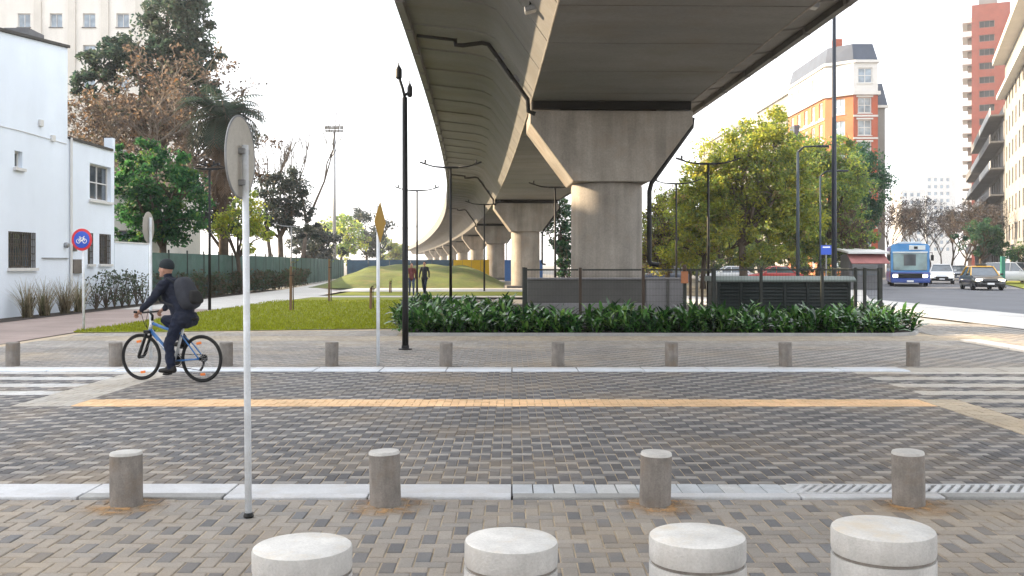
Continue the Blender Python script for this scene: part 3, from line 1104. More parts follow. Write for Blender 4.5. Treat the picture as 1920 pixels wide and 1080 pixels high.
MID_L[0] = 'short concrete bollard at the near kerb below the cyclist'
for k, (xp, lab) in enumerate(zip((237, 723, 1228, 1704), MID_L)):
    d = 6.47
    t = thing('bollard', lab, 'bollard', (GX(xp, d), d, 0), rng.uniform(0, 6), 'short bollards along the near kerb')
    t.rotation_euler.x = rng.uniform(-.03, .03)
    t.rotation_euler.y = rng.uniform(-.035, .035)
    a, c = bollard_meshes(.105, .355 + .006 * (k % 2), k + 20)
    a.build('shaft', M['bollard'], t, sharp=40)
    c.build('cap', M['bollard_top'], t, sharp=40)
m_st, nt, bs, out = nodes_of('sand_stain')
bs.inputs['Base Color'].default_value = (.45, .27, .12, 1); bs.inputs['Roughness'].default_value = .95
tcn = nt.nodes.new('ShaderNodeTexCoord'); ln = nt.nodes.new('ShaderNodeVectorMath'); ln.operation = 'LENGTH'
nt.links.new(tcn.outputs['Object'], ln.inputs[0])
mr_ = nt.nodes.new('ShaderNodeMapRange'); mr_.inputs['From Min'].default_value = .10; mr_.inputs['From Max'].default_value = .30; mr_.inputs['To Min'].default_value = 1.1; mr_.inputs['To Max'].default_value = 0
nt.links.new(ln.outputs['Value'], mr_.inputs['Value'])
nz = noise(nt, vec_in(nt), 9, 5)
mm_ = nt.nodes.new('ShaderNodeMath'); mm_.operation = 'MULTIPLY'; mm_.use_clamp = True
rp = nt.nodes.new('ShaderNodeMapRange'); rp.inputs['From Min'].default_value = .35; rp.inputs['From Max'].default_value = .65
nt.links.new(nz, rp.inputs['Value']); nt.links.new(rp.outputs[0], mm_.inputs[0]); nt.links.new(mr_.outputs[0], mm_.inputs[1])
trn = nt.nodes.new('ShaderNodeBsdfTransparent'); mxs = nt.nodes.new('ShaderNodeMixShader')
nt.links.new(mm_.outputs[0], mxs.inputs[0]); nt.links.new(trn.outputs[0], mxs.inputs[1]); nt.links.new(bs.outputs[0], mxs.inputs[2]); nt.links.new(mxs.outputs[0], out.inputs['Surface'])
pav = bpy.data.objects['near_pavement']
for k, xp in enumerate((237, 723, 1228, 1704)):
    b = MB(); b.add([(.34 * math.cos(a * .5236), .34 * math.sin(a * .5236), 0) for a in range(12)], [tuple(range(12))])
    b.build('sand_stain', m_st, pav, loc=(GX(xp, 6.47) + .02, 6.42, .0045))
NEAR_L = ['thick pale concrete bollard with ringed top beside the white sign pole base', 'thick pale concrete bollard with ringed top and ochre stained centre', 'thick pale concrete bollard with ringed top, third of the row from the sign pole', 'tallest thick pale concrete bollard with ringed top, at the avenue end of its row']
for k, (xp, yc, w, lab) in enumerate(((568, 1023, 185, NEAR_L[0]), (953, 1011, 175, NEAR_L[1]), (1310, 1003, 180, NEAR_L[2]), (1658, 989, 187, NEAR_L[3]))):
    d = 3.46
    t = thing('thick_bollard', lab, 'bollard', (GX(xp, d), d, 0), rng.uniform(0, 6), 'thick pale bollards in the front row')
    h = GZ(yc, d)
    r = w / 1800 * d / 2
    t.rotation_euler.x = rng.uniform(-.012, .012)
    t.rotation_euler.y = rng.uniform(-.015, .015)
    b = MB()
    b.lathe([(r, -.06), (r, h - .105), (r * .992, h - .098)], 56)
    b.build('shaft', M['stool'], t, sharp=30)
    b = MB()
    b.lathe([(r * .955, h - .11), (r * .955, h - .082)], 56)
    b.build('groove', M['bollard'], t, sharp=30)
    b = MB()
    b.lathe([(r * .985, h - .086), (r, h - .078), (r, h - .012), (r * .985, h - .004)], 56)
    b.build('ring', M['stool'], t, sharp=30)
    b = MB()
    b.lathe([(r * .985, h - .0045), (r * .955, h), (r * .5, h + .004), (.002, h + .005)], 56)
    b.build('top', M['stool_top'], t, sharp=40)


# ================================================================== SIGNS
def disc(b, r, th, rot, c, mat=0, n=40):
    b.lathe([(r - .004, -th / 2), (r, -th / 4), (r, th / 4), (r - .004, th / 2)], n, c, mat, rot)


# back of the round sign beside the near kerb
d = 6.14
t = thing('round_sign', 'white sign pole with a round sign seen from behind, standing on the near pavement', 'sign', (GX(466, d), d, 0), 0)
lean = math.atan2(GX(456, d) - GX(466, d), 2.35)
b = MB()
b.tube([(0, 0, -.02), (-.022, 0, 2.38)], .0215, 16)
b.build('pole', M['white_pole'], t, smooth=True)
b = MB(); b.lathe([(.03, 0), (.034, .01), (.024, .03)], 14); b.build('base_collar', M['black_metal'], t)
rot = Matrix.Rotation(R(-4), 3, 'Z') @ Matrix.Rotation(R(-90), 3, 'Y')
b = MB()
disc(b, .265, .006, rot, (-.058, .02, 2.305))
b.build('disc', M['sign_back'], t, sharp=30)
b = MB(); b.torus(.262, .007, (-.058, .02, 2.305), 48, 6, Matrix.Rotation(R(86), 3, 'Z')); b.build('rim', M['grey_metal'], t, smooth=True)
for zz in (2.14, 2.34):
    b = MB(); b.obox((-.036, .012, zz), (.05, .09, .035), Matrix.Rotation(R(-4), 3, 'Z')); b.build('clamp', M['grey_metal'], t, bevel=.004)

# round cycle sign by the white house
d = 23.3
t = thing('cycle_sign', 'round blue sign with white bicycle and red rim on a white pole', 'sign', (GX(157, d), d, 0), R(-8))
b = MB(); b.tube([(0, 0, -.02), (-.02, 0, 2.42)], .03, 12); b.build('pole', M['white_pole'], t, smooth=True)
rx = Matrix.Rotation(R(90), 3, 'X')
b = MB(); disc(b, .27, .008, rx, (-.02, -.045, 2.21)); b.build('disc', M['sign_red'], t, sharp=30)
b = MB(); disc(b, .205, .006, rx, (-.02, -.053, 2.21)); b.build('blue_field', M['sign_blue'], t, sharp=30)
b = MB()
cx, cz, yf = -.02, 2.195, -.0605
for s in (-1, 1):
    b.torus(.05, .009, (cx + s * .082, yf, cz - .02), 20, 5)
for p, q in (((-.082, -.02), (-.035, .055)), ((-.035, .055), (.055, .055)), ((.055, .055), (.082, -.02)), ((-.082, -.02), (.0, -.02)), ((0, -.02), (.055, .055)), ((0, -.02), (-.045, .075)), ((.082, -.02), (.05, .085)), ((.05, .085), (.08, .095)), ((-.065, .08), (-.025, .08))):
    b.tube([(cx + p[0], yf, cz + p[1]), (cx + q[0], yf, cz + q[1])], .009, 5)
b.build('bicycle_symbol', M['sign_white'], t)

# second back-facing sign behind the rider
d = 16.5
t = thing('round_sign', 'grey back of a round sign on a white pole rising behind the cyclist', 'sign', (GX(283, d), d, 0), 0)
b = MB(); b.tube([(0, 0, -.02), (-.01, 0, 2.42)], .026, 12); b.build('pole', M['white_pole'], t, smooth=True)
b = MB(); disc(b, .27, .008, Matrix.Rotation(R(1), 3, 'Z') @ Matrix.Rotation(R(-90), 3, 'Y'), (-.05, .02, 2.25)); b.build('disc', M['sign_back'], t, sharp=30)

# yellow diamond
d = 15.35
t = thing('diamond_sign', 'yellow diamond warning sign turned edge-on on a white pole', 'sign', (GX(709, d), d, 0), 0)
b = MB(); b.tube([(0, 0, -.02), (0, 0, 2.55)], .027, 12); b.build('pole', M['white_pole'], t, smooth=True)
rz = Matrix.Rotation(R(82), 3, 'Z')
s = .33
b = MB()
pts = [(-s, 0), (0, -s), (s, 0), (0, s)]
v = [Vector((.0, .0, 2.29)) + rz @ Vector((a, y0, c)) for y0 in (-.036, -.030) for a, c in pts]
b.add(v, [(0, 1, 2, 3), (7, 6, 5, 4)] + [(i, 4 + i, 4 + (i + 1) % 4, (i + 1) % 4) for i in range(4)])
b.build('plate', M['sign_yellow'], t)
b = MB()
v = [Vector((.0, .0, 2.29)) + rz @ Vector((a * .93, y0, c * .93)) for y0 in (-.040, -.0365) for a, c in pts]
b.add(v, [(0, 1, 2, 3), (7, 6, 5, 4)] + [(i, 4 + i, 4 + (i + 1) % 4, (i + 1) % 4) for i in range(4)])
b.build('face', M['sign_yellow'], t)
for zz in (2.15, 2.42):
    b = MB(); b.obox((0, 0, zz), (.075, .075, .03), rz); b.build('clamp', M['grey_metal'], t)

# ================================================================== LAMPS
d = 18.2
t = thing('lamp_post', 'tall black lamp post with two staggered lamp heads beside the planting bed', 'lamp', (GX(760, d), d, 0))
b = MB(); b.tube([(0, 0, 0), (0, 0, .9), (-.01, 0, 4.78)], [.062, .058, .05], 14); b.build('pole', M['black_metal'], t, smooth=True)
b = MB(); b.lathe([(.13, 0), (.13, .018), (.075, .022), (.07, .08)], 16); b.build('base_plate', M['black_metal'], t)
b = MB(); b.tube([(-.01, 0, 4.78), (-.05, 0, 4.95), (-.10, 0, 5.10), (-.11, 0, 5.2)], .028, 8); b.build('upper_arm', M['black_metal'], t, smooth=True)
b = MB(); b.tube([(-.01, 0, 4.82), (.05, 0, 4.86), (.11, 0, 4.93)], .028, 8); b.build('lower_arm', M['black_metal'], t, smooth=True)
for (hx, hz, w) in ((-.125, 5.24, .062), (.085, 4.90, .05)):
    b = MB()
    b.lathe([(w * .5, -.12), (w, -.09), (w, .07), (w * .6, .11), (w * .25, .15), (w * .2, .2)], 12, (hx, 0, hz))
    b.build('lamp_head', M['black_metal'], t, sharp=40)


def twin_lamp(xp, ytop, d, lab, span=2.05, pole=.045, m='black_metal', xfix=None):
    X = GX(xp, d) if xfix is None else xfix
    t = thing('twin_arm_lamp', lab, 'lamp', (X, d, 0), 0, 'twin-arm park lamps')
    h = GZ(ytop, d)
    mm = M[m]
    b = MB(); b.tube([(0, 0, 0), (0, 0, h * .5), (0, 0, h)], [pole * 1.25, pole * 1.05, pole * .9], 10); b.build('pole', mm, t, smooth=True)
    b = MB(); b.box(-.28, .28, -.05, .05, h - .02, h + .05); b.build('crosshead', mm, t, bevel=.01)
    for s in (-1, 1):
        b = MB(); b.tube([(s * .25, 0, h + .02), (s * .6, 0, h + .05), (s * span / 2, 0, h + .17)], [.035, .028, .022], 8); b.build('arm', mm, t, smooth=True)
        b = MB()
        b.obox((s * (span / 2 - .04), 0, h + .17), (.30, .16, .05), Matrix.Rotation(R(-18 * s), 3, 'Y'))
        b.lathe([(.035, 0), (.035, .10), (.015, .12)], 8, (s * (span / 2 - .1), 0, h + .19))
        b.build('lamp_head', mm, t)
    return t


twin_lamp(845, 315, 35, 'dark twin-arm lamp rising from the planting bed in front of the deck')
twin_lamp(782, 358, 48, 'thin twin-arm lamp behind the black lamp post, next to the walkers')
twin_lamp(1328, 308, 33.5, 'dark twin-arm lamp in front of the yellow-green trees')
twin_lamp(908, 384, 57, 'twin-arm lamp standing in front of the yellow hoarding')
twin_lamp(1041, 352, 41, 'twin-arm lamp standing between the first and second piers')
twin_lamp(763, 428, 95, 'faint distant twin-arm lamp near the green screen fence')
twin_lamp(1268, 345, 45, 'thin twin-arm lamp among the paler trees near the pier')
twin_lamp(546, 425, 62, 'teal-grey twin-arm lamp by the path beyond the lawn', m='grey_metal')
twin_lamp(393, 318, 33.8, 'dark lamp at the edge of the lawn behind the cyclist', span=.5)

d = 36
t = thing('street_light', 'very tall dark blue street lighting column rising past the deck edge', 'street light', (GX(1564, d), d, 0))
b = MB(); b.tube([(0, 0, 0), (0, 0, 3), (0, 0, 11.5)], [.105, .095, .065], 14); b.build('column', M['bluepole'], t, smooth=True)
b = MB(); b.tube([(0, 0, 11.5), (.25, 0, 12.1), (1.2, 0, 12.4), (2.0, 0, 12.42)], [.06, .05, .045, .04], 10); b.build('arm', M['bluepole'], t, smooth=True)
b = MB(); b.obox((2.3, 0, 12.4), (.8, .3, .14)); b.build('lamp_head', M['grey_metal'], t, bevel=.04)
b = MB(); b.box(-.12, .12, -.125, .125, .25, 1.1); b.build('access_box', M['bluepole'], t, bevel=.02)
for (xp, yt, d, lab, r) in ((1496, 285, 47, 'grey-blue lamp column in front of the trees next to the street column', .085), (1538, 330, 52, 'slim teal lamp column between the trees and the street column', .06)):
    t = thing('lamp_column', lab, 'street light', (GX(xp, d), d, 0))
    h = GZ(yt, d)
    b = MB(); b.tube([(0, 0, 0), (0, 0, h)], [r * 1.2, r * .8], 10); b.build('column', mat('column_grey_blue', (.03, .045, .06), .5, .2), t, smooth=True)
    b = MB(); b.tube([(0, 0, h), (.3, 0, h + .25), (1.0, 0, h + .3)], [r * .7, r * .5, r * .4], 8); b.build('arm', M['bluepole'], t, smooth=True)
    b = MB(); b.obox((1.2, 0, h + .28), (.6, .25, .1)); b.build('lamp_head', M['bluepole'], t, bevel=.03)
t = thing('street_sign', 'small blue street sign on a thin post beside the tall blue column', 'sign', (GX(1549, 44), 44, 0))
b = MB(); b.tube([(0, 0, 0), (0, 0, 2.6)], .03, 8); b.build('post', M['grey_metal'], t)
b = MB(); b.box(-.25, .25, -.045, -.032, 2.05, 2.48); b.build('plate', M['sign_blue'], t)
b = MB(); b.box(-.17, .17, -.05, -.046, 2.36, 2.42); b.build('white_band', M['sign_white'], t)

# stadium mast far away
d = 150
t = thing('floodlight_mast', 'pale distant floodlight mast above the hazy trees', 'mast', (GX(627, d), d, 0))
h = GZ(245, d)
b = MB(); b.tube([(0, 0, 0), (0, 0, h)], [.32, .2], 10); b.build('mast', M['grey_metal'], t, smooth=True)
b = MB(); b.box(-1.4, 1.4, -.2, .2, h - .2, h + .1); b.build('platform', M['grey_metal'], t)
for k in range(5):
    b = MB(); b.obox((-1.2 + k * .6, -.3, h + .45), (.5, .3, .5), Matrix.Rotation(R(20), 3, 'X')); b.build('lamp_head', M['grey_metal'], t)


# ================================================================== PEOPLE
def capsule(b, p0, p1, r0, r1, n=12, flat=1.0):
    p0, p1 = Vector(p0), Vector(p1)
    ax = (p1 - p0).normalized()
    pts, rad = [], []
    for a in (-90, -60, -30, 0):
        pts.append(p0 + ax * r0 * math.sin(R(a)) * 1.0); rad.append(max(r0 * math.cos(R(a)), .002))
    for a in (0, 30, 60, 90):
        pts.append(p1 + ax * r1 * math.sin(R(a))); rad.append(max(r1 * math.cos(R(a)), .002))
    b.tube(pts, rad, n, 0, True, None, flat)


def body_mesh(name, bones, blobs, mats, voxel, smooth_it=4):
    """one continuous skin: overlapping limbs fused by a voxel remesh, material picked from the limb each face lies on.
    bones: (p0, p1, r0, r1, mat_index[, flat]); blobs: (centre, radii, mat_index[, rot])"""
    b = MB()
    for q in bones:
        capsule(b, q[0], q[1], q[2], q[3], 12, q[5] if len(q) > 5 else 1.0)
    for q in blobs:
        b.ellipsoid(q[0], q[1], 16, 10, 0, q[3] if len(q) > 3 else None)
    tmp = bpy.data.objects.new('tmp_body', b.mesh('tmp_body', []))
    COL.objects.link(tmp)
    md = tmp.modifiers.new('r', 'REMESH'); md.mode = 'VOXEL'; md.voxel_size = voxel; md.use_smooth_shade = True
    sm = tmp.modifiers.new('s', 'SMOOTH'); sm.iterations = smooth_it; sm.factor = .5
    dg = bpy.context.evaluated_depsgraph_get()
    me = bpy.data.meshes.new_from_object(tmp.evaluated_get(dg))
    bpy.data.objects.remove(tmp)
    me.name = name
    me.materials.clear()
    for mm in mats:
        me.materials.append(mm)
    n = len(me.polygons)
    c = np.empty(n * 3); me.polygons.foreach_get('center', c); c = c.reshape(-1, 3)
    best = np.full(n, 1e9); idx = np.zeros(n, dtype=np.int32)
    for q in bones:
        a, e = np.array(q[0], float), np.array(q[1], float)
        ab = e - a
        tt = np.clip(((c - a) @ ab) / max(ab @ ab, 1e-9), 0, 1)
        dd = np.linalg.norm(c - (a + tt[:, None] * ab), axis=1) - (q[2] + (q[3] - q[2]) * tt)
        s_ = dd < best; best[s_] = dd[s_]; idx[s_] = q[4]
    for q in blobs:
        r_ = np.array(q[1], float)
        dd = (np.linalg.norm((c - np.array(q[0], float)) / r_, axis=1) - 1) * r_.mean()
        s_ = dd < best; best[s_] = dd[s_]; idx[s_] = q[2]
    me.polygons.foreach_set('material_index', idx)
    cloth = np.zeros(len(me.vertices), dtype=bool)
    for pz in me.polygons:
        if idx[pz.index] in (1, 2):
            for vi in pz.vertices:
                cloth[vi] = True
    nv = len(me.vertices)
    co = np.empty(nv * 3); me.vertices.foreach_get('co', co); co = co.reshape(-1, 3)
    nr = np.empty(nv * 3); me.vertices.foreach_get('normal', nr); nr = nr.reshape(-1, 3)
    for vi in np.nonzero(cloth)[0]:
        x_, y_, z_ = co[vi]
        f_ = pynoise.noise((x_ * 9, y_ * 9, z_ * 17)) + .6 * pynoise.noise((x_ * 22 + 5, y_ * 22, z_ * 30))
        co[vi] += nr[vi] * f_ * .0125
    me.vertices.foreach_set('co', co.reshape(-1))
    me.polygons.foreach_set('use_smooth', [True] * n)
    me.update()
    return me


def hand(bones, wrist, palm_dir, curl_dir, side, m, s=1.0):
    """palm plus four curled fingers and a thumb as thin bones"""
    w, f, c, sd = Vector(wrist), Vector(palm_dir).normalized(), Vector(curl_dir).normalized(), Vector(side).normalized()
    k = w + f * .075 * s
    for o_ in (-.026, 0, .026):
        bones.append((w + sd * o_ * .6 * s, k + sd * o_ * s, .019 * s, .017 * s, m))
    for o_, l in ((-.033, .034), (-.011, .040), (.011, .038), (.033, .030)):
        a = k + sd * o_ * s
        e1 = a + (f * .8 + c * .5).normalized() * l * s
        e2 = e1 + (c - f * .15).normalized() * l * .8 * s
        e3 = e2 + (c * .3 - f).normalized() * l * .6 * s
        bones += [(a, e1, .0100 * s, .0095 * s, m), (e1, e2, .0095 * s, .009 * s, m), (e2, e3, .009 * s, .008 * s, m)]
    a = w + f * .02 * s + sd * .03 * s
    e1 = a + (sd * .7 + f * .7 + c * .3).normalized() * .04 * s
    e2 = e1 + (f * .6 + c * .8).normalized() * .03 * s
    bones += [(a, e1, .012 * s, .011 * s, m), (e1, e2, .011 * s, .009 * s, m)]


# ---- bicycle: x forward, y to the rider's side that faces us, z up
YAW = R(180 - 17)
BIKE_LOC = (GX(321, 13.28), 13.28, 0)
WR = .325
XF, XR = .49, -.49
bike = thing('bicycle', 'blue and white mountain bicycle with black tyres ridden along the crossing road', 'bicycle', BIKE_LOC, YAW)
HT, HB = (.31, 0, .83), (.345, 0, .71)         # head tube ends
BB = (-.055, 0, .285)
ST = (-.175, 0, .66)                           # seat cluster
fr = MB()
fr.tube([HB, (.14, 0, .50), BB], [.027, .029, .026], 12)
fr.build('down_tube', M['bike_blue'], bike, smooth=True)
fr = MB(); fr.tube([(.32, 0, .80), (.1, 0, .73), ST], [.022, .021, .018], 12); fr.build('top_tube', M['bike_blue'], bike, smooth=True)
fr = MB(); fr.tube([HT, HB], .026, 12); fr.build('head_tube', M['bike_white'], bike, smooth=True)
fr = MB(); fr.tube([BB, ST, (-.19, 0, .73)], .019, 12); fr.build('seat_tube', M['bike_white'], bike, smooth=True)
for sy in (-1, 1):
    fr = MB(); fr.tube([(BB[0] - .02, sy * .03, BB[2]), (-.25, sy * .055, .30), (XR, sy * .065, WR)], .011, 8); fr.build('chain_stay', M['bike_blue'], bike, smooth=True)
    fr = MB(); fr.tube([(ST[0], sy * .02, ST[2] - .02), (-.3, sy * .05, .53), (XR, sy * .065, WR)], .010, 8); fr.build('seat_stay', M['bike_blue'], bike, smooth=True)
fr = MB(); fr.tube([(.20, .03, .552), (.05, .03, .415)], .006, 8); fr.tube([(.20, -.03, .552), (.05, -.03, .415)], .006, 8); fr.build('frame_stripe', M['bike_white'], bike)
fk_ = MB()
fk_.box(.315, .40, -.075, .075, .655, .70)
for sy in (-1, 1):
    fk_.tube([(.355, sy * .055, .68), (.43, sy * .058, .48), (.468, sy * .06, .38), (XF, sy * .06, WR)], [.019, .021, .024, .018], 10)
fk_.build('fork', M['black_metal'], bike, bevel=.004)
hb = MB()
hb.tube([HT, (.305, 0, .90), (.35, 0, .955)], .017, 8)
hb.tube([(.35, -.31, .965), (.36, -.12, .95), (.36, .12, .95), (.35, .31, .965)], .013, 8)
hb.build('handlebar', M['black_metal'], bike, smooth=True)
for sy in (-1, 1):
    g = MB(); g.tube([(.351, sy * .2, .957), (.348, sy * .325, .966)], .017, 8); g.build('grip', M['black'], bike)
    g = MB(); g.tube([(.36, sy * .17, .953), (.40, sy * .2, .93), (.41, sy * .27, .915)], .006, 6); g.build('brake_lever', M['alu'], bike)
    g = MB(); g.tube([(.37, sy * .13, .95), (.44, sy * .08, .97), (.43, sy * .02, .80), (.39, 0, .72)], .004, 5); g.build('brake_cable', M['black'], bike)
sp_ = MB(); sp_.tube([(-.185, 0, .72), (-.215, 0, .84)], .014, 8); sp_.build('seat_post', M['alu'], bike)
sd_ = MB()
sd_.lathe([(.02, 0), (.05, .02), (.05, .04), (.02, .055)], 12, (-.05, 0, .845))
sd_ = MB()
sv = []
for (xx, ww) in ((.06, .02), (0, .028), (-.08, .05), (-.17, .075), (-.23, .07), (-.25, .03)):
    sv += [(-.17 + xx, -ww, .85), (-.17 + xx, -ww * .8, .885), (-.17 + xx, ww * .8, .885), (-.17 + xx, ww, .85)]
sf = [(3, 2, 1, 0), (20, 21, 22, 23)]
for i in range(5):
    for k in range(4):
        sf.append((i * 4 + k, i * 4 + (k + 1) % 4, (i + 1) * 4 + (k + 1) % 4, (i + 1) * 4 + k))
sd_.add(sv, sf)
sd_.build('saddle', M['black'], bike, smooth=True)
for nm, xx in (('front', XF), ('rear', XR)):
    w = MB(); w.torus(WR - .018, .0185, (xx, 0, WR), 44, 8)
    wo = w.build('wheel', M['black'], bike, smooth=True)
    w = MB(); w.torus(WR - .041, .009, (xx, 0, WR), 44, 6); w.build('rim', M['black_metal'], wo, smooth=True)
    w = MB(); w.tube([(xx, -.05, WR), (xx, .05, WR)], .024, 10); w.build('hub', M['black_metal'], wo)
    w = MB()
    for k in range(20):
        a = 2 * math.pi * k / 20
        a2 = a + (.35 if k % 2 else -.35)
        sy = .03 if (k // 2) % 2 else -.03
        w.tube([(xx + .022 * math.cos(a2), sy, WR + .022 * math.sin(a2)), (xx + (WR - .055) * math.cos(a), 0, WR + (WR - .055) * math.sin(a))], .0012, 4, 0, False)
    tag(w.build('spokes', M['alu'], wo), kind='stuff')
    for a in (80, 262) if nm == 'front' else (78, 265):
        w = MB(); w.obox((xx + .215 * math.cos(R(a)), 0, WR + .215 * math.sin(R(a))), (.075, .022, .035), Matrix.Rotation(-R(a - 90), 3, 'Y')); w.build('reflector', M['reflector'], wo, bevel=.006)
cs = MB(); cs.lathe([(.055, -.06), (.055, -.035), (.03, -.03)], 18, (XR, 0, WR), 0, Matrix.Rotation(R(-90), 3, 'X')); cs.build('sprocket', M['black_metal'], bike)
dr = MB(); dr.tube([(XR, -.05, WR - .04), (XR + .02, -.055, WR - .12), (XR + .06, -.055, WR - .17)], [.02, .016, .02], 6); dr.build('derailleur', M['black_metal'], bike)
cr = MB(); cr.torus(.085, .006, (BB[0], -.045, BB[2]), 26, 5); cr.lathe([(.07, 0), (.07, .004)], 20, (BB[0], -.045, BB[2]), 0, Matrix.Rotation(R(90), 3, 'X')); cro = cr.build('chainring', M['black_metal'], bike)
ch = MB(); ch.tube([(BB[0], -.047, BB[2] + .088), (XR, -.047, WR + .05)], .005, 5); ch.tube([(BB[0], -.047, BB[2] - .088), (XR + .05, -.055, WR - .17)], .005, 5); ch.build('chain', M['black'], bike)
CA = R(-86)
pn = (BB[0] + .17 * math.cos(CA), BB[2] + .17 * math.sin(CA))
pf = (BB[0] - .17 * math.cos(CA) , BB[2] - .17 * math.sin(CA))
for sy, q in ((1, pn), (-1, pf)):
    c_ = MB(); c_.tube([(BB[0], sy * .07, BB[2]), (q[0], sy * .085, q[1])], [.014, .011], 8); co = c_.build('crank', M['alu'], bike)
    c_ = MB(); c_.obox((q[0], sy * .14, q[1]), (.095, .09, .024)); c_.build('pedal', M['black'], co, bevel=.005)

# ---- rider in the same frame
S_, Jk, Tr, Sh, Hd = 0, 1, 2, 3, 4
bones = []
hipz, hx = .90, -.20
chest = (-.015, 0, 1.27)
bones += [((hx, .0, hipz), (hx + .03, 0, 1.02), .155, .165, 1, .92), ((hx + .03, 0, 1.02), chest, .165, .175, 1, .9), (chest, (.015, 0, 1.36), .165, .10, 1)]
bones += [((.0, -.14, 1.34), (.0, .14, 1.34), .075, .075, 1)]
bones += [((.02, 0, 1.37), (.055, 0, 1.46), .062, .058, 1), ((.035, 0, 1.41), (.065, 0, 1.50), .055, .052, 0)]
# jacket hem over the saddle
bones += [((hx - .06, -.07, .86), (hx - .06, .07, .86), .12, .12, 1)]
for sy, kn, an_, toe in ((1, (-.055, .12, .525), (-.10, .125, .215), None), (-1, (.17, -.12, .835), (-.0, -.12, .56), None)):
    ped = pn if sy > 0 else pf
    an_ = (ped[0] - .055, sy * .125, ped[1] + .115)
    bones += [((hx, sy * .09, hipz - .02), kn, .098, .073, 2), (kn, an_, .070, .050, 2)]
    bones += [((kn[0], kn[1], kn[2]), (an_[0] + .01, an_[1], an_[2] - .01), .068, .062, 2)]
    heel = (ped[0] - .095, sy * .13, ped[1] + .055)
    ball = (ped[0] + .03, sy * .135, ped[1] + .048)
    toe = (ped[0] + .115, sy * .138, ped[1] + .042)
    bones += [(an_, heel, .045, .042, 3), (heel, ball, .042, .040, 3), (ball, toe, .040, .030, 3), (an_, ball, .042, .036, 3)]
for sy in (1, -1):
    sh = (.0, sy * .175, 1.335)
    el = (.155, sy * .235, 1.115)
    wr = (.305, sy * .245, .985)
    bones += [(sh, el, .072, .056, 1), (el, (.285, sy * .245, 1.0), .056, .042, 1)]
    bones += [((.28, sy * .245, 1.005), wr, .03, .028, 0)]
    hand(bones, wr, (.8, 0, -.5), (-.1, 0, -1), (0, -sy, 0), 0, 1.0)
hc = Vector((.085, 0, 1.555))
blobs = [(hc, (.098, .076, .112), 0), ((hc.x + .03, 0, hc.z - .055), (.062, .056, .062), 0), ((hc.x + .103, 0, hc.z - .022), (.020, .014, .024), 0),
         ((hc.x + .075, 0, hc.z - .098), (.028, .03, .022), 0)]
for sy in (1, -1):
    blobs.append(((hc.x - .008, sy * .079, hc.z - .015), (.022, .012, .033), 0))
blobs.append(((hc.x + .088, 0, hc.z - .064), (.016, .024, .008), 0))
def pack_shape(b, c, r, rot, e=.55):
    """rounded box: a superellipsoid, narrower at the top"""
    def sg(v):
        return math.copysign(abs(v) ** e, v)
    nu, nv = 24, 14
    vs_, fs_ = [], []
    for j in range(nv + 1):
        th = -math.pi / 2 + math.pi * j / nv
        for k in range(nu):
            a = 2 * math.pi * k / nu
            z = sg(math.sin(th))
            w = 1 - .16 * max(0, z)
            ct = max(sg(math.cos(th)) if abs(th) < 1.57 else 0, .001)
            p = Vector((r[0] * ct * sg(math.cos(a)) * w, r[1] * ct * sg(math.sin(a)) * w, r[2] * z))
            vs_.append(Vector(c) + rot @ p)
    for j in range(nv):
        for k in range(nu):
            fs_.append((j * nu + k, j * nu + (k + 1) % nu, (j + 1) * nu + (k + 1) % nu, (j + 1) * nu + k))
    b.add(vs_, fs_)


rider = thing('person', 'cyclist in navy jacket and beanie riding with a grey backpack', 'person', BIKE_LOC, YAW)
link('body', body_mesh('body', bones, blobs, [M['skin'], M['navy'], M['jeans'], M['shoe']], .0085, 3), rider)
b = MB()
prof = [(.104, -.012), (.108, .0), (.108, .03), (.100, .062), (.074, .098), (.035, .118), (.003, .122)]
b.lathe([(r_, z_) for r_, z_ in prof], 24)
be = b.build('beanie', M['beanie'], rider, smooth=True)
be.location = hc + Vector((-.012, 0, .018)); be.scale = (1.02, .82, 1.0); be.rotation_euler = (0, R(-10), 0)
for sy in (1, -1):
    b = MB(); b.ellipsoid((hc.x + .083, sy * .03, hc.z + .002), (.011, .013, .010), 8, 6); b.build('eye', M['black'], rider, smooth=True)
b = MB()
pk_rot = Matrix.Rotation(R(24), 3, 'Y')
pc = Vector((-.255, 0, 1.215))
pack_shape(b, pc, (.115, .155, .235), pk_rot)
pk = b.build('backpack', M['pack'], None, smooth=True)
pk.parent = rider; KIDS.setdefault(rider.name, []).append(pk)
tag(pk, 'grey backpack with a black lower pocket')
b = MB(); pack_shape(b, pc + pk_rot @ Vector((-.085, 0, -.10)), (.07, .13, .105), pk_rot); b.build('pocket', M['black'], pk, smooth=True)
for sy in (1, -1):
    b = MB(); b.tube([pc + pk_rot @ Vector((.06, sy * .09, .19)), (-.02, sy * .115, 1.425), (.10, sy * .12, 1.36), (.145, sy * .125, 1.25), (.06, sy * .15, 1.1), (-.15, sy * .15, 1.05)], .016, 6); b.build('strap', M['pack'], pk, smooth=True)


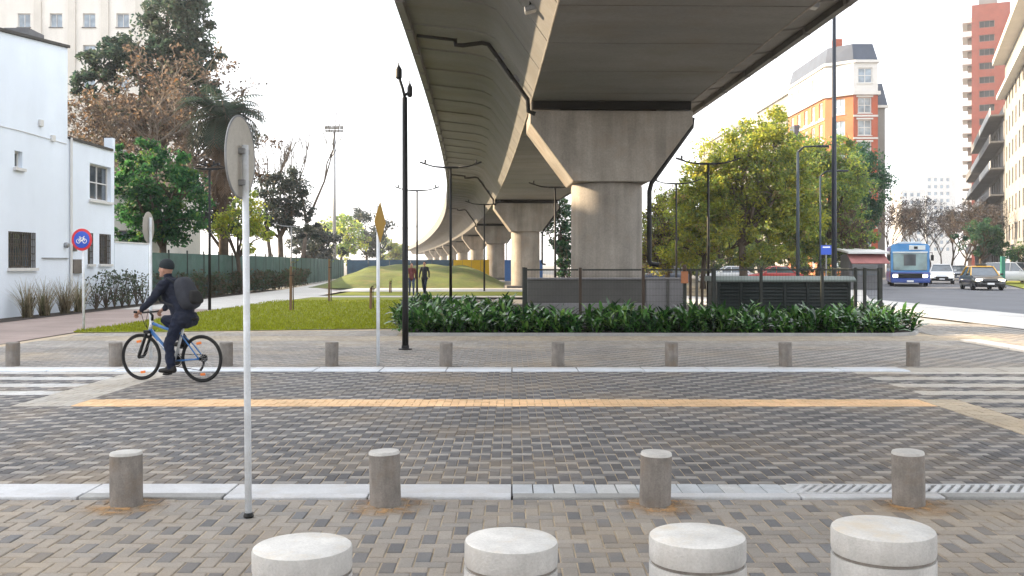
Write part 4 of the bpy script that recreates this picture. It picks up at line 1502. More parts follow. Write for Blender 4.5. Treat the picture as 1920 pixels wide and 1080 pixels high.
def walker(loc, rotz, lab, top_m, leg_m, stride=.28, hgt=1.72, hair=(.03, .02, .015), bag=False):
    k = hgt / 1.72
    bo = []
    bo += [((0, 0, .92), (0, 0, 1.15), .135, .135, 1), ((0, 0, 1.15), (0, 0, 1.36), .14, .13, 1), ((0, -.14, 1.40), (0, .14, 1.40), .065, .065, 1), ((0, 0, 1.42), (.01, 0, 1.52), .05, .05, 0)]
    for sy, st in ((1, stride), (-1, -stride)):
        kn = (st * .55 + .05, sy * .09, .50); an_ = (st * .95 - .03, sy * .09, .10 + (.04 if st < 0 else 0))
        bo += [((0, sy * .085, .90), kn, .088, .062, 2), (kn, an_, .060, .045, 2), (an_, (an_[0] + .16, an_[1], .04), .042, .035, 3), ((an_[0] - .03, an_[1], .05), (an_[0] + .1, an_[1], .04), .04, .038, 3)]
        e = (-st * .35, sy * .22, 1.14); w_ = (-st * .6 + .08, sy * .22, .92)
        bo += [((0, sy * .17, 1.40), e, .055, .046, 1), (e, w_, .045, .035, 1)]
        hand(bo, w_, (.1, 0, -1), (.3, -sy * .6, -.3), (1, 0, 0), 0, .95)
    bl = [((.02, 0, 1.61), (.09, .075, .11), 0), ((.11, 0, 1.595), (.018, .013, .022), 0)]
    pe = thing('person', lab, 'person', loc, rotz)
    bo = [(tuple(Vector(q[0]) * k), tuple(Vector(q[1]) * k), *q[2:]) for q in bo]
    bl = [(tuple(Vector(q[0]) * k), *q[1:]) for q in bl]
    link('body', body_mesh('body', bo, bl, [M['skin'], top_m, leg_m, M['shoe']], .014, 3), pe)
    b = MB(); b.ellipsoid((-.012 * k, 0, 1.645 * k), (.098, .086, .092), 14, 10); b.build('hair', mat('dark_hair', hair, .7, .3, 20, 90, .4), pe, smooth=True)
    if bag:
        b = MB(); b.box(-.1, .1, .24, .32, .7, 1.0); b.build('shoulder_bag', M['black'], pe, bevel=.03)
    return pe


walker((GX(796, 50), 50, 0), R(-100), 'person in a dark coat walking on the cross path beside the thin lamp', mat('charcoal_coat', (.02, .022, .028), .85, .3, 9, 80, .3), M['jeans'], .24, 1.74)
walker((GX(771, 49), 49.2, 0), R(-80), 'person in a maroon top walking behind the black lamp post', M['maroon'], mat('blue_jeans', (.05, .075, .13), .85, .3, 9, 80, .3), .2, 1.66, bag=True)


# ================================================================== VEHICLES (x forward)
def wheel_part(root, x, y, r, w=.2):
    b = MB(); b.lathe([(r * .72, -w / 2), (r * .95, -w / 2), (r, -w * .35), (r, w * .35), (r * .95, w / 2), (r * .72, w / 2)], 22, (x, y, r), 0, Matrix.Rotation(R(90), 3, 'X'))
    o = b.build('wheel', M['black'], root, sharp=40)
    b = MB(); b.lathe([(r * .3, -w * .52), (r * .7, -w * .42), (r * .7, w * .42), (r * .3, w * .52)], 16, (x, y, r), 0, Matrix.Rotation(R(90), 3, 'X')); b.build('rim', M['grey_metal'], o)


def loft(b, sections, mat=0):
    """sections: list of (x, half widths/heights list of (y, z)) all with equal count, closed rings"""
    n = len(sections[0][1])
    v = [(x, y, z) for x, rg in sections for (y, z) in rg]
    f = [tuple(range(n)), tuple(reversed(range((len(sections) - 1) * n, len(sections) * n)))]
    for i in range(len(sections) - 1):
        for k in range(n):
            f.append((i * n + k, (i + 1) * n + k, (i + 1) * n + (k + 1) % n, i * n + (k + 1) % n))
    b.add(v, f, mat)


def car(lab, loc, rotz, body_m, roof_m, L=4.4, W=1.75, H=1.45, suv=False, lights=True, group=None, taxi=False):
    t = thing('car', lab, 'car', loc, rotz, group)
    hw = W / 2
    bel = .92 if not suv else 1.02
    hood = .86 if not suv else 1.0
    lo = .2 if not suv else .26

    def rg(w, z0, z1):
        return [(-w * .92, z0), (-w, z0 + .12), (-w, z1 - .16), (-w * .90, z1), (w * .90, z1), (w, z1 - .16), (w, z0 + .12), (w * .92, z0)]
    b = MB()
    loft(b, [(L / 2, rg(hw * .82, lo + .08, .56)), (L / 2 - .10, rg(hw * .95, lo, .70)), (L / 2 - .5, rg(hw, lo, hood - .06)), (L * .2, rg(hw, lo, bel)), (-L * .28, rg(hw, lo, bel)), (-L / 2 + .35, rg(hw, lo, bel - (.0 if suv else .04))), (-L / 2 + .06, rg(hw * .94, lo + .05, .80)), (-L / 2, rg(hw * .86, lo + .12, .68))])
    b.build('body', body_m, t, sharp=35)
    xf0, xf1 = L * .2, L * .2 - .72
    xr1, xr0 = (-L * .22, -L * .36) if not suv else (-L * .42, -L * .48)
    hw2, hw3 = hw * .90, hw * .70
    b = MB()
    v = [(xf0, -hw2, bel - .03), (xf0, hw2, bel - .03), (xr0, hw2, bel - .03), (xr0, -hw2, bel - .03), (xf1, -hw3, H - .07), (xf1, hw3, H - .07), (xr1, hw3, H - .07), (xr1, -hw3, H - .07)]
    b.add(v, [(0, 1, 5, 4), (1, 2, 6, 5), (2, 3, 7, 6), (3, 0, 4, 7), (4, 5, 6, 7)])
    b.build('windows', M['glass'], t)
    b = MB()
    loft(b, [(xf1 + .06, [(-hw3, H - .075), (hw3, H - .075), (hw3 * .9, H - .03), (-hw3 * .9, H - .03)]), (0, [(-hw3 - .02, H - .07), (hw3 + .02, H - .07), (hw3 * .85, H), (-hw3 * .85, H)]), (xr1 - .05, [(-hw3, H - .075), (hw3, H - .075), (hw3 * .9, H - .03), (-hw3 * .9, H - .03)])])
    b.build('roof', roof_m, t, smooth=True)
    for s in (-1, 1):
        b = MB()
        b.tube([(xf0 + .02, s * (hw2 + .01), bel - .02), (xf1 + .02, s * (hw3 + .01), H - .05)], .035, 6)
        b.build('pillar', roof_m, t)
        b = MB()
        b.tube([(-.1, s * (hw2 + .012), bel - .02), (-.12, s * (hw3 + .012), H - .06)], .035, 6)
        b.build('pillar', roof_m, t)
        b = MB()
        b.tube([(xr0 - .02, s * (hw2 + .01), bel - .02), (xr1 - .02, s * (hw3 + .01), H - .05)], .05, 6)
        b.build('pillar', roof_m, t)
        b = MB(); b.obox((xf0 - .15, s * (hw + .09), bel + .06), (.1, .18, .13)); b.build('mirror', body_m, t, bevel=.03)
        b = MB(); b.obox((L / 2 - .09, s * hw * .70, .63), (.16, hw * .42, .13), Matrix.Rotation(R(-14) * s, 3, 'Z')); b.build('headlight', M['headlight'] if lights else M['lamp_glass'], t, bevel=.03)
        b = MB(); b.obox((-L / 2 + .06, s * hw * .74, .74), (.1, hw * .35, .14)); b.build('tail_light', M['car_red'], t, bevel=.02)
        for xx in (L * .30, -L * .30):
            wheel_part(t, xx, s * (hw - .1), .31 if not suv else .36)
    b = MB(); b.box(L / 2 - .05, L / 2 + .03, -hw * .5, hw * .5, .46, .60); b.build('grille', M['black'], t, bevel=.01)
    b = MB(); b.box(L / 2 - .12, L / 2 + .05, -hw * .86, hw * .86, lo + .02, lo + .2); b.build('bumper', M['black'] if suv or taxi else body_m, t, bevel=.03)
    b = MB(); b.box(L / 2 + .05, L / 2 + .06, -.2, .2, .36, .47); b.build('number_plate', M['sign_white'], t)
    if taxi:
        b = MB(); b.box(-.1, .06, -.3, .3, H + .0, H + .13); b.build('roof_sign', M['car_black'], t, bevel=.03)
    return t


HEAD = math.atan2(-1, -K)          # traffic coming towards us down the avenue
car('black and yellow taxi coming down the avenue beside the verge', (GX(1840, 60.5), 60.5, .006), HEAD + R(10), M['car_black'], M['car_yellow'], 4.5, 1.8, 1.5, taxi=True)
car('white car following the blue bus down the avenue', (GX(1765, 79), 79, .006), HEAD, M['car_white'], M['car_white'], 4.5, 1.85, 1.62, suv=True)
car('dark blue-grey car half hidden between the white car and the taxi', (GX(1797, 98), 98, .006), HEAD, M['car_grey'], M['car_grey'], 4.3, 1.75, 1.48)
car('white van parked on the verge behind the green post', (GX(1905, 79), 79, .02), HEAD + R(60), M['car_white'], M['car_white'], 4.9, 1.9, 1.75, suv=True, lights=False)
car('dark car parked behind the utility cabinet near the trees', (GX(1240, 74), 74, .01), R(180), M['car_grey'], M['car_grey'], lights=False)
car('white car parked beyond the cabinet under the trees', (GX(1365, 78), 78, .01), R(180), M['car_white'], M['car_white'], lights=False)
car('red car parked beyond the fence under the trees', (GX(1450, 76), 76, .01), R(175), M['car_red'], M['car_red'], lights=False)

bus = thing('bus', 'blue city bus with lit headlights coming down the avenue', 'bus', (GX(1700, 73), 73, .006), HEAD + R(3))
BL, BW, BH = 10.5, 2.6, 3.05
b = MB()


def brg(w, z0, z1, r=.16):
    return [(-w, z0), (-w, z1 - r), (-w + r, z1), (w - r, z1), (w, z1 - r), (w, z0)]


loft(b, [(BL / 2, brg(BW / 2 * .96, .35, .95, .05)), (BL / 2 - .06, brg(BW / 2, .3, 1.05, .05)), (-BL / 2, brg(BW / 2, .3, 1.05, .05))]); b.build('lower_body', M['bus_blue'], bus, sharp=35)
b = MB(); loft(b, [(BL / 2 - .22, brg(BW / 2 * .98, 1.052, BH)), (-BL / 2, brg(BW / 2 * .99, 1.052, BH))]); b.build('upper_body', M['bus_light'], bus, sharp=35)
b = MB(); b.box(BL / 2 - .24, BL / 2 - .17, -1.12, 1.12, 1.16, 2.38); b.build('windscreen', M['bus_glass'], bus, bevel=.05)
b = MB(); b.box(BL / 2 - .18, BL / 2 - .155, -.42, .38, 1.5, 2.3); b.build('driver_shade', M['glass'], bus, bevel=.1)
b = MB(); b.box(BL / 2 - .23, BL / 2 - .15, -1.15, 1.15, 2.40, 2.50); b.build('screen_bar', M['bus_white'], bus)
b = MB(); b.box(BL / 2 - .23, BL / 2 - .15, -.05, 1.0, 2.62, 2.94); b.build('destination_board', M['bus_white'], bus, bevel=.02)
b = MB(); b.box(BL / 2 - .152, BL / 2 - .147, .25, .5, 2.68, 2.86); b.build('route_mark', M['black'], bus)
b = MB(); b.box(BL / 2 - .6, -BL / 2 + 2, -.8, .8, BH, BH + .16); b.build('roof_unit', M['bus_white'], bus, bevel=.05)
b = MB(); b.box(BL / 2 - .03, BL / 2 + .08, -1.24, 1.24, .28, .5); b.build('bumper', M['bus_blue'], bus, bevel=.04)
b = MB(); b.box(BL / 2 - .02, BL / 2 + .02, -.8, .8, .62, .95); b.build('grille', M['black'], bus, bevel=.02)
b = MB(); b.box(BL / 2 + .08, BL / 2 + .09, -.22, .22, .33, .46); b.build('number_plate', M['sign_white'], bus)
for s in (-1, 1):
    b = MB(); b.box(BL / 2 - .04, BL / 2 + .03, s * .98 - .16, s * .98 + .16, .66, .88); b.build('headlight', M['headlight'], bus, bevel=.04)
    b = MB(); b.tube([(BL / 2 - .2, s * 1.28, 2.4), (BL / 2 + .15, s * 1.42, 2.42), (BL / 2 + .2, s * 1.42, 2.2)], .025, 6); b.box(BL / 2 + .1, BL / 2 + .2, s * 1.42 - .1, s * 1.42 + .1, 1.85, 2.25); b.build('mirror', M['black'], bus)
    for k in range(6):
        xa = BL / 2 - 1.6 - k * 1.45
        b = MB(); b.box(xa - 1.3, xa, s * (BW / 2 * .99) - .012, s * (BW / 2 * .99) + .012, 1.3, 2.4); b.build('side_window', M['glass'], bus)
    for xx in (BL / 2 - 2.3, -BL / 2 + 2.6):
        wheel_part(bus, xx, s * (BW / 2 - .16), .48, .28)
b = MB(); b.box(BL / 2 - 1.4, BL / 2 - .35, -BW / 2 - .02, -BW / 2 + .02, .35, 2.5); b.build('door', M['glass'], bus)

# kiosk with a pale roof and faded red awning
t = thing('newsstand_kiosk', 'small kiosk with pale roof and faded red awning beside the bus', 'kiosk', (GX(1622, 60), 60, .01))
b = MB(); b.box(-1.0, 1.1, 0, 1.6, 0, 2.2); b.build('body', M['dim_grey'], t, bevel=.02)
b = MB(); b.prism([(-.6, 2.25), (1.8, 2.5), (1.8, 2.62), (-.6, 2.37)], -1.25, 1.3, 'x'); b.build('roof', M['white_trim'], t)
b = MB(); b.prism([(-.9, 1.62), (0, 2.2), (0, 2.24), (-.92, 1.66)], -1.15, 1.2, 'x'); b.build('awning', M['awning'], t)
b = MB(); b.box(-.8, .8, -.02, 0, .9, 1.6); b.build('counter_opening', M['glass'], t)
t = thing('green_post', 'teal-green totem post standing on the verge beside the taxi', 'post', (GX(1880, 64), 64, .02))
b = MB(); b.box(-.13, .13, -.1, .1, 0, 2.1); b.build('panel', mat('teal_green', (.02, .16, .12), .5, .2), t, bevel=.02)
b = MB(); b.box(-.18, .18, -.14, .14, 0, .1); b.build('foot', M['wall_grey'], t)

# ================================================================== BUILDINGS
def face_wall(root, O, a, W, H, holes, m, depth=.16, name='wall', slope_top=0.0):
    """a facade with real openings: O is the bottom corner at the start, a the heading of the facade, outside is to the right of it"""
    u = Vector((math.cos(a), math.sin(a), 0)); n = Vector((math.sin(a), -math.cos(a), 0)); O = Vector(O)
    us = sorted({0, W, *[h[0] for h in holes], *[h[1] for h in holes]})
    zs = sorted({0, H, *[h[2] for h in holes], *[h[3] for h in holes]})
    b = MB()

    def pt(uu, zz, d=0):
        if zz == H:
            zz = H + slope_top * uu
        return O + u * uu + Vector((0, 0, zz)) - n * d
    for i in range(len(us) - 1):
        for j in range(len(zs) - 1):
            uc, zc = (us[i] + us[i + 1]) / 2, (zs[j] + zs[j + 1]) / 2
            if any(h[0] < uc < h[1] and h[2] < zc < h[3] for h in holes):
                continue
            b.add([pt(us[i], zs[j]), pt(us[i + 1], zs[j]), pt(us[i + 1], zs[j + 1]), pt(us[i], zs[j + 1])], [(0, 1, 2, 3)])
    for (u0, u1, z0, z1) in holes:
        c = [(u0, z0), (u1, z0), (u1, z1), (u0, z1)]
        for k in range(4):
            p, q = c[k], c[(k + 1) % 4]
            b.add([pt(*p), pt(*q), pt(*q, depth), pt(*p, depth)], [(0, 1, 2, 3)])
    return b.build(name, m, root)


_wk = {}


def window(root, O, a, hole, depth=.14, frame='white_trim', glass='glass', bars=(1, 1), sill=None, fw=.06):
    """a window set into an opening: frame with its pane (and sill) below it"""
    u = Vector((math.cos(a), math.sin(a), 0)); n = Vector((math.sin(a), -math.cos(a), 0))
    w, h = hole[1] - hole[0], hole[3] - hole[2]
    key = (round(w, 2), round(h, 2), frame, glass, bars, fw)
    if key not in _wk:
        b = MB()
        b.box(-w / 2, w / 2, -.03, .03, 0, fw); b.box(-w / 2, w / 2, -.03, .03, h - fw, h)
        b.box(-w / 2, -w / 2 + fw, -.03, .03, fw, h - fw); b.box(w / 2 - fw, w / 2, -.03, .03, fw, h - fw)
        for k in range(1, bars[0] + 1):
            x = -w / 2 + w * k / (bars[0] + 1)
            b.box(x - fw * .35, x + fw * .35, -.025, .025, fw, h - fw)
        for k in range(1, bars[1] + 1):
            z = h * k / (bars[1] + 1)
            b.box(-w / 2 + fw, w / 2 - fw, -.02, .02, z - fw * .35, z + fw * .35)
        p = MB(); p.add([(-w / 2 + .01, .012, .01), (w / 2 - .01, .012, .01), (w / 2 - .01, .012, h - .01), (-w / 2 + .01, .012, h - .01)], [(0, 1, 2, 3)])
        _wk[key] = (b.mesh('window', [M[frame]]), p.mesh('pane', [M[glass]]))
    fm_, pm = _wk[key]
    loc = Vector(O) + u * (hole[0] + hole[1]) / 2 - n * depth + Vector((0, 0, hole[2]))
    o = link('window', fm_, root, 0, loc)
    o.rotation_euler = (0, 0, a)
    link('pane', pm, o)
    if sill:
        s = MB(); s.box(-w / 2 - .08, w / 2 + .08, -depth - .09, -.035, -.09, -.001); link('sill', s.mesh('sill', [M[sill]]), o)
    return o


# ---- white house beside the path: long wall facing the plaza at x = -15
house = thing('white_house', 'tall white rendered house wall with barred windows beside the path', 'house', (-15, 18, 0))
HA = R(90)
holes = [(10.6, 12.2, 1.50, 2.60), (10.95, 11.42, 4.54, 5.05)]
face_wall(house, (0, 0, 0), HA, 14.4, 7.32, holes, M['white_wall'], .2, slope_top=.11)
holes2 = [(1.7, 3.5, 3.92, 5.22), (2.5, 3.45, 1.62, 2.72), (1.55, 1.95, 1.62, 2.72)]
face_wall(house, (0, 14.4, 0), HA, 3.8, 5.85, holes2, M['white_wall'], .2)
b = MB()
b.add([(0, 0, 0), (-11, 0, 0), (-11, 0, 7.32), (0, 0, 7.32)], [(0, 1, 2, 3)])
b.add([(0, 14.4, 5.85), (-11, 14.4, 5.85), (-11, 14.4, 8.9), (0, 14.4, 8.9)], [(3, 2, 1, 0)])
b.add([(0, 18.2, 0), (-11, 18.2, 0), (-11, 18.2, 5.85), (0, 18.2, 5.85)], [(3, 2, 1, 0)])
b.add([(-11, 0, 0), (-11, 18.2, 0), (-11, 18.2, 5.85), (-11, 0, 7.3)], [(3, 2, 1, 0)])
b.build('rear_wall', M['white_wall'], house)
b = MB()
b.add([(.001, -.02, 7.25), (.001, 14.42, 8.82), (-11, 14.42, 8.82), (-11, -.02, 7.25)], [(0, 1, 2, 3)])
b.add([(.001, 14.42, 5.80), (.001, 18.22, 5.80), (-11, 18.22, 5.80), (-11, 14.42, 5.80)], [(0, 1, 2, 3)])
b.build('roof', M['coping'], house)
b = MB()
v0, v1 = Vector((0, -.05, 7.33)), Vector((0, 14.45, 8.92))
for (xa, xb) in ((-.22, .07),):
    b.add([(xa, v0.y, v0.z), (xb, v0.y, v0.z), (xb, v1.y, v1.z), (xa, v1.y, v1.z), (xa, v0.y, v0.z + .09), (xb, v0.y, v0.z + .09), (xb, v1.y, v1.z + .09), (xa, v1.y, v1.z + .09)], [(3, 2, 1, 0), (4, 5, 6, 7), (0, 1, 5, 4), (1, 2, 6, 5), (2, 3, 7, 6), (3, 0, 4, 7)])
b.build('coping', M['coping'], house)
b = MB(); b.box(-.22, .06, 14.47, 18.0, 5.852, 5.93); b.build('coping', M['coping'], house)
b = MB(); b.box(-.3, .02, 18.0, 18.22, 5.853, 6.35); b.build('corner_stub', M['white_wall'], house)
b = MB(); b.lathe([(.16, 0), (.19, .1), (.17, .35), (.2, .42)], 12, (-.3, 10.2, 8.6)); b.build('chimney_pot', M['fence_brown'], house)
b = MB(); b.box(-1.2, -.4, 12.6, 13.6, 8.8, 9.15); b.build('roof_vent', M['dim_grey'], house)
for hole, O, br in ((holes[0], (0, 0, 0), (2, 2)), (holes[1], (0, 0, 0), (0, 0)), (holes2[0], (0, 14.4, 0), (1, 1)), (holes2[1], (0, 14.4, 0), (1, 1)), (holes2[2], (0, 14.4, 0), (0, 0))):
    w = window(house, O, HA, hole, .16, 'iron' if hole[2] < 3 else 'white_trim', 'glass', br, 'white_trim')
    if hole[2] < 3:                                    # iron grille in front of the pane
        g = MB()
        ww, hh_ = hole[1] - hole[0], hole[3] - hole[2]
        n = max(2, int(ww / .13))
        for k in range(n + 1):
            xx = -ww / 2 + ww * k / n
            g.box(xx - .012, xx + .012, -.17, -.145, 0, hh_)
        for k in range(6):
            zz = hh_ * k / 5
            g.box(-ww / 2, ww / 2, -.144, -.13, max(0, zz - .012), min(hh_, zz + .012))
        link('grille', g.mesh('grille', [M['iron']]), w)
b = MB(); b.tube([(.06, 14.55, 5.9), (.06, 14.55, .1)], .045, 8); b.build('rain_pipe', M['white_trim'], house)
b = MB(); b.box(.0, .10, 14.65, 15.4, 1.30, 1.78); b.build('meter_box', M['shutter'], house, bevel=.01)
b = MB(); b.box(.001, .05, 12.6, 14.4, 1.80, 1.825); b.build('ledge', M['grey_metal'], house)
b = MB(); b.lathe([(.09, 0), (.1, .08), (.06, .14)], 12, (.0, 14.2, 2.25), 0, Matrix.Rotation(R(90), 3, 'Y')); b.build('wall_lamp', M['grey_metal'], house)
b = MB(); b.box(.001, .12, 14.75, 14.87, 2.05, 2.35); b.build('intercom', M['shutter'], house)
for zz, yy in ((6.0, 12.4), (5.62, 13.2)):
    b = MB(); b.box(.001, .07, yy, yy + .22, zz, zz + .2); b.build('cable_box', M['white_trim'], house)
b = MB(); b.tube([(.02, 8, 5.62), (.02, 11.2, 5.68), (.02, 14.3, 5.66)], .012, 5); b.build('cable', M['white_trim'], house)

gw = thing('garden_wall', 'low white garden wall continuing from the house to the green fence', 'wall', (-15, 36.25, 0))
b = MB(); b.box(-.22, -.005, 0, 3.4, 0, 2.42); b.build('wall_body', M['white_wall'], gw)
b = MB(); b.box(-.25, .02, 0, 3.45, 2.422, 2.48); b.build('coping', M['white_trim'], gw)

# ---- a smaller pale house behind, glimpsed past the garden wall
t = thing('back_house', 'small pale house with dark window glimpsed behind the garden wall', 'house', (GX(205, 48), 48, 0))
hl = [(.45, 1.35, 2.2, 3.3)]
face_wall(t, (0, 0, 0), 0, 2.6, 5.2, hl, M['cream'], .15)
window(t, (0, 0, 0), 0, hl[0], .12, 'shutter', 'glass', (1, 0))
b = MB(); b.add([(2.6, 0, 0), (2.6, 6, 0), (2.6, 6, 5.2), (2.6, 0, 5.2)], [(0, 1, 2, 3)]); b.add([(0, 0, 5.2), (2.6, 0, 5.2), (2.6, 6, 5.2), (0, 6, 5.2)], [(0, 1, 2, 3)]); b.build('side_wall', M['cream'], t)
b = MB(); b.prism([(-.3, 5.205), (6.2, 5.205), (3, 6.6)], -.2, 2.8, 'x'); b.build('roof', M['fence_brown'], t)

# ---- tall cream apartment building behind the house
D = 95
t = thing('apartment_tower', 'tall cream apartment block with small square windows behind the white house', 'building', (GX(-160, D), D, 0))
Wd = GX(268, D) - GX(-160, D)
hl = []
for xp in (-75, -15, 45, 105, 167, 230):
    uc = GX(xp, D) - GX(-160, D)
    for k in range(-8, 3):
        zc = GZ(38, D) + k * 3.12
        if zc > 1.5:
            hl.append((uc - .62, uc + .62, zc - .68, zc + .68))
face_wall(t, (0, 0, 0), 0, Wd, 35, hl, M['cream'], .25)
for h in hl:
    window(t, (0, 0, 0), 0, h, .2, 'white_trim', 'glass_pale', (1, 0), 'dim_grey', .07)
b = MB(); b.add([(Wd, 0, 0), (Wd, 14, 0), (Wd, 14, 35), (Wd, 0, 35)], [(0, 1, 2, 3)]); b.add([(0, 0, 35), (Wd, 0, 35), (Wd, 14, 35), (0, 14, 35)], [(0, 1, 2, 3)]); b.build('side_wall', M['cream'], t)
for xp in (72, 136, 198, 262):
    uc = GX(xp, D) - GX(-160, D)
    b = MB(); b.box(uc - .35, uc + .35, -.25, -.002, 0, 34.6); b.build('pilaster', M['cream_trim'], t)
b = MB(); b.box(-.1, Wd + .2, -.5, .0, 34.2, 35.2); b.build('cornice', M['cream_trim'], t)

# ---- apartment block added out of view on the sun's side to shade the crossing
t = thing('added_shade_block', 'unseen grey block added beyond the white house to shade the crossing', 'building', (-46, 14, 0))
hl = []
for k in range(5):
    for c in range(7):
        hl.append((2 + c * 4.6, 3.6 + c * 4.6, 1.2 + k * 3.1, 2.8 + k * 3.1))
face_wall(t, (17, 0, 0), HA, 34, 15.6, hl, M['grey_render'], .2)
for h in hl:
    window(t, (17, 0, 0), HA, h, .15, 'white_trim', 'glass', (1, 0), 'dim_grey')
b = MB()
b.add([(0, 0, 0), (17, 0, 0), (17, 0, 15.6), (0, 0, 15.6)], [(0, 1, 2, 3)]); b.add([(17, 34, 0), (0, 34, 0), (0, 34, 15.6), (17, 34, 15.6)], [(0, 1, 2, 3)])
b.add([(0, 34, 0), (0, 0, 0), (0, 0, 15.6), (0, 34, 15.6)], [(0, 1, 2, 3)]); b.add([(0, 0, 15.59), (17, 0, 15.59), (17, 34, 15.59), (0, 34, 15.59)], [(0, 1, 2, 3)])
b.build('side_wall', M['grey_render'], t)

# ---- brick corner building with blue-grey mansard
D = 118
X0 = GX(1560, D)
t = thing('corner_building', 'red brick corner building with white top storey and blue-grey mansard roof', 'building', (X0, D, 0))
FX0, FX1 = GX(1600, D) - X0, GX(1646, D) - X0
ca = math.atan2(-2.6, FX0)
cl = math.hypot(2.6, FX0)
rows = [GZ(212, D) - 2.75 * k for k in range(8)]
hf = [(.55, 2.25, z, z + 1.95) for z in rows if z > .6]
face_wall(t, (FX0, 0, 0), 0, FX1 - FX0, 22.4, hf, M['brick_red'], .22)
for h in hf:
    window(t, (FX0, 0, 0), 0, h, .16, 'white_trim', 'glass_pale', (1, 1), 'white_trim', .12)
    b = MB(); b.box(FX0 + h[0] - .18, FX0 + h[1] + .18, -.06, -.002, h[3] + .02, h[3] + .22); b.build('lintel', M['white_trim'], t)
hc_ = [(1.1, 2.6, z, z + 1.95) for z in rows if z > .6]
face_wall(t, (0, 2.6, 0), ca, cl, 22.4, hc_, M['brick_sunlit'], .22)
for h in hc_:
    window(t, (0, 2.6, 0), ca, h, .16, 'white_trim', 'glass_pale', (1, 1), 'white_trim', .12)
hs = [(1.2 + c * 3.1, 2.6 + c * 3.1, z, z + 1.95) for z in rows if z > .6 for c in range(5)]
face_wall(t, (0, 18.6, 0), R(-90), 16, 22.4, hs, M['brick_sunlit'], .22)
for h in hs:
    window(t, (0, 18.6, 0), R(-90), h, .16, 'white_trim', 'glass_pale', (1, 1), 'white_trim', .12)
for k, z in enumerate(rows[:6]):
    b = MB(); b.box(-.12, -.002, 2.7, 18.6, z - .45, z - .2); b.build('string_course', M['white_trim'], t)
    b = MB(); b.box(FX0 + .02, FX1, -.1, -.002, z - .45, z - .22); b.build('string_course', M['white_trim'], t)
poly = [(-.3, 2.5), (FX0 - .12, -.3), (FX1 + .25, -.3), (FX1 + .25, 18.6), (-.3, 18.6)]
b = MB(); b.prism(poly, 22.41, 22.85, 'z'); b.build('cornice', M['white_trim'], t)
top = [(0, 2.6), (FX0, 0), (FX1, 0), (FX1, 18.6), (0, 18.6)]
ht = [(.55, 2.35, 1.0, 2.9)]
face_wall(t, (FX0, 0, 22.86), 0, FX1 - FX0, 3.5, ht, M['white_trim'], .2)
window(t, (FX0, 0, 22.86), 0, ht[0], .15, 'white_trim', 'glass_pale', (1, 1), 'white_trim', .12)
face_wall(t, (0, 2.6, 22.86), ca, cl, 3.5, [], M['white_trim'])
face_wall(t, (0, 18.6, 22.86), R(-90), 16, 3.5, [(1.2 + c * 3.1, 2.6 + c * 3.1, .9, 2.8) for c in range(5)], M['white_trim'])
for c in range(5):
    window(t, (0, 18.6, 22.86), R(-90), (1.2 + c * 3.1, 2.6 + c * 3.1, .9, 2.8), .16, 'white_trim', 'glass_pale', (1, 1), None, .12)
b = MB(); b.prism([(p[0] + (-.25 if p[0] < 1 else .2), p[1] - .25) for p in top], 26.37, 26.7, 'z'); b.build('cornice', M['white_trim'], t)


def frustum(b, poly, z0, z1, ins):
    cx = sum(p[0] for p in poly) / len(poly); cy = sum(p[1] for p in poly) / len(poly)
    n = len(poly)
    up = [(p[0] + (cx - p[0]) * ins, p[1] + (cy - p[1]) * ins * .4) for p in poly]
    v = [(x, y, z0) for x, y in poly] + [(x, y, z1) for x, y in up]
    b.add(v, [tuple(range(n, 2 * n))] + [(i, (i + 1) % n, n + (i + 1) % n, n + i) for i in range(n)])


b = MB(); frustum(b, top, 26.71, 28.8, .16); b.build('mansard_roof', M['slate'], t)
b = MB(); b.box(1.3, 2.3, 3, 4, 28.8, 30.0); b.build('chimney', M['brick_red'], t)
b = MB(); b.box(FX1 + .02, FX1 + 1.35, 1.2, 16, 0, 21.2); b.build('side_wing', M['grey_render'], t)
b = MB(); frustum(b, [(FX1 - .1, 1.0), (FX1 + 1.6, 1.0), (FX1 + 1.6, 16), (FX1 - .1, 16)], 21.3, 24.2, .35); b.build('side_mansard', M['slate'], t)
b = MB(); b.box(FX1 - .1, FX1 + 1.7, .9, 16, 21.0, 21.3); b.build('side_cornice', M['white_trim'], t)
b = MB(); b.box(-.75, -.01, 13.2, 15.4, 17.5, 20.6); b.build('bay_shutter', M['slate'], t)

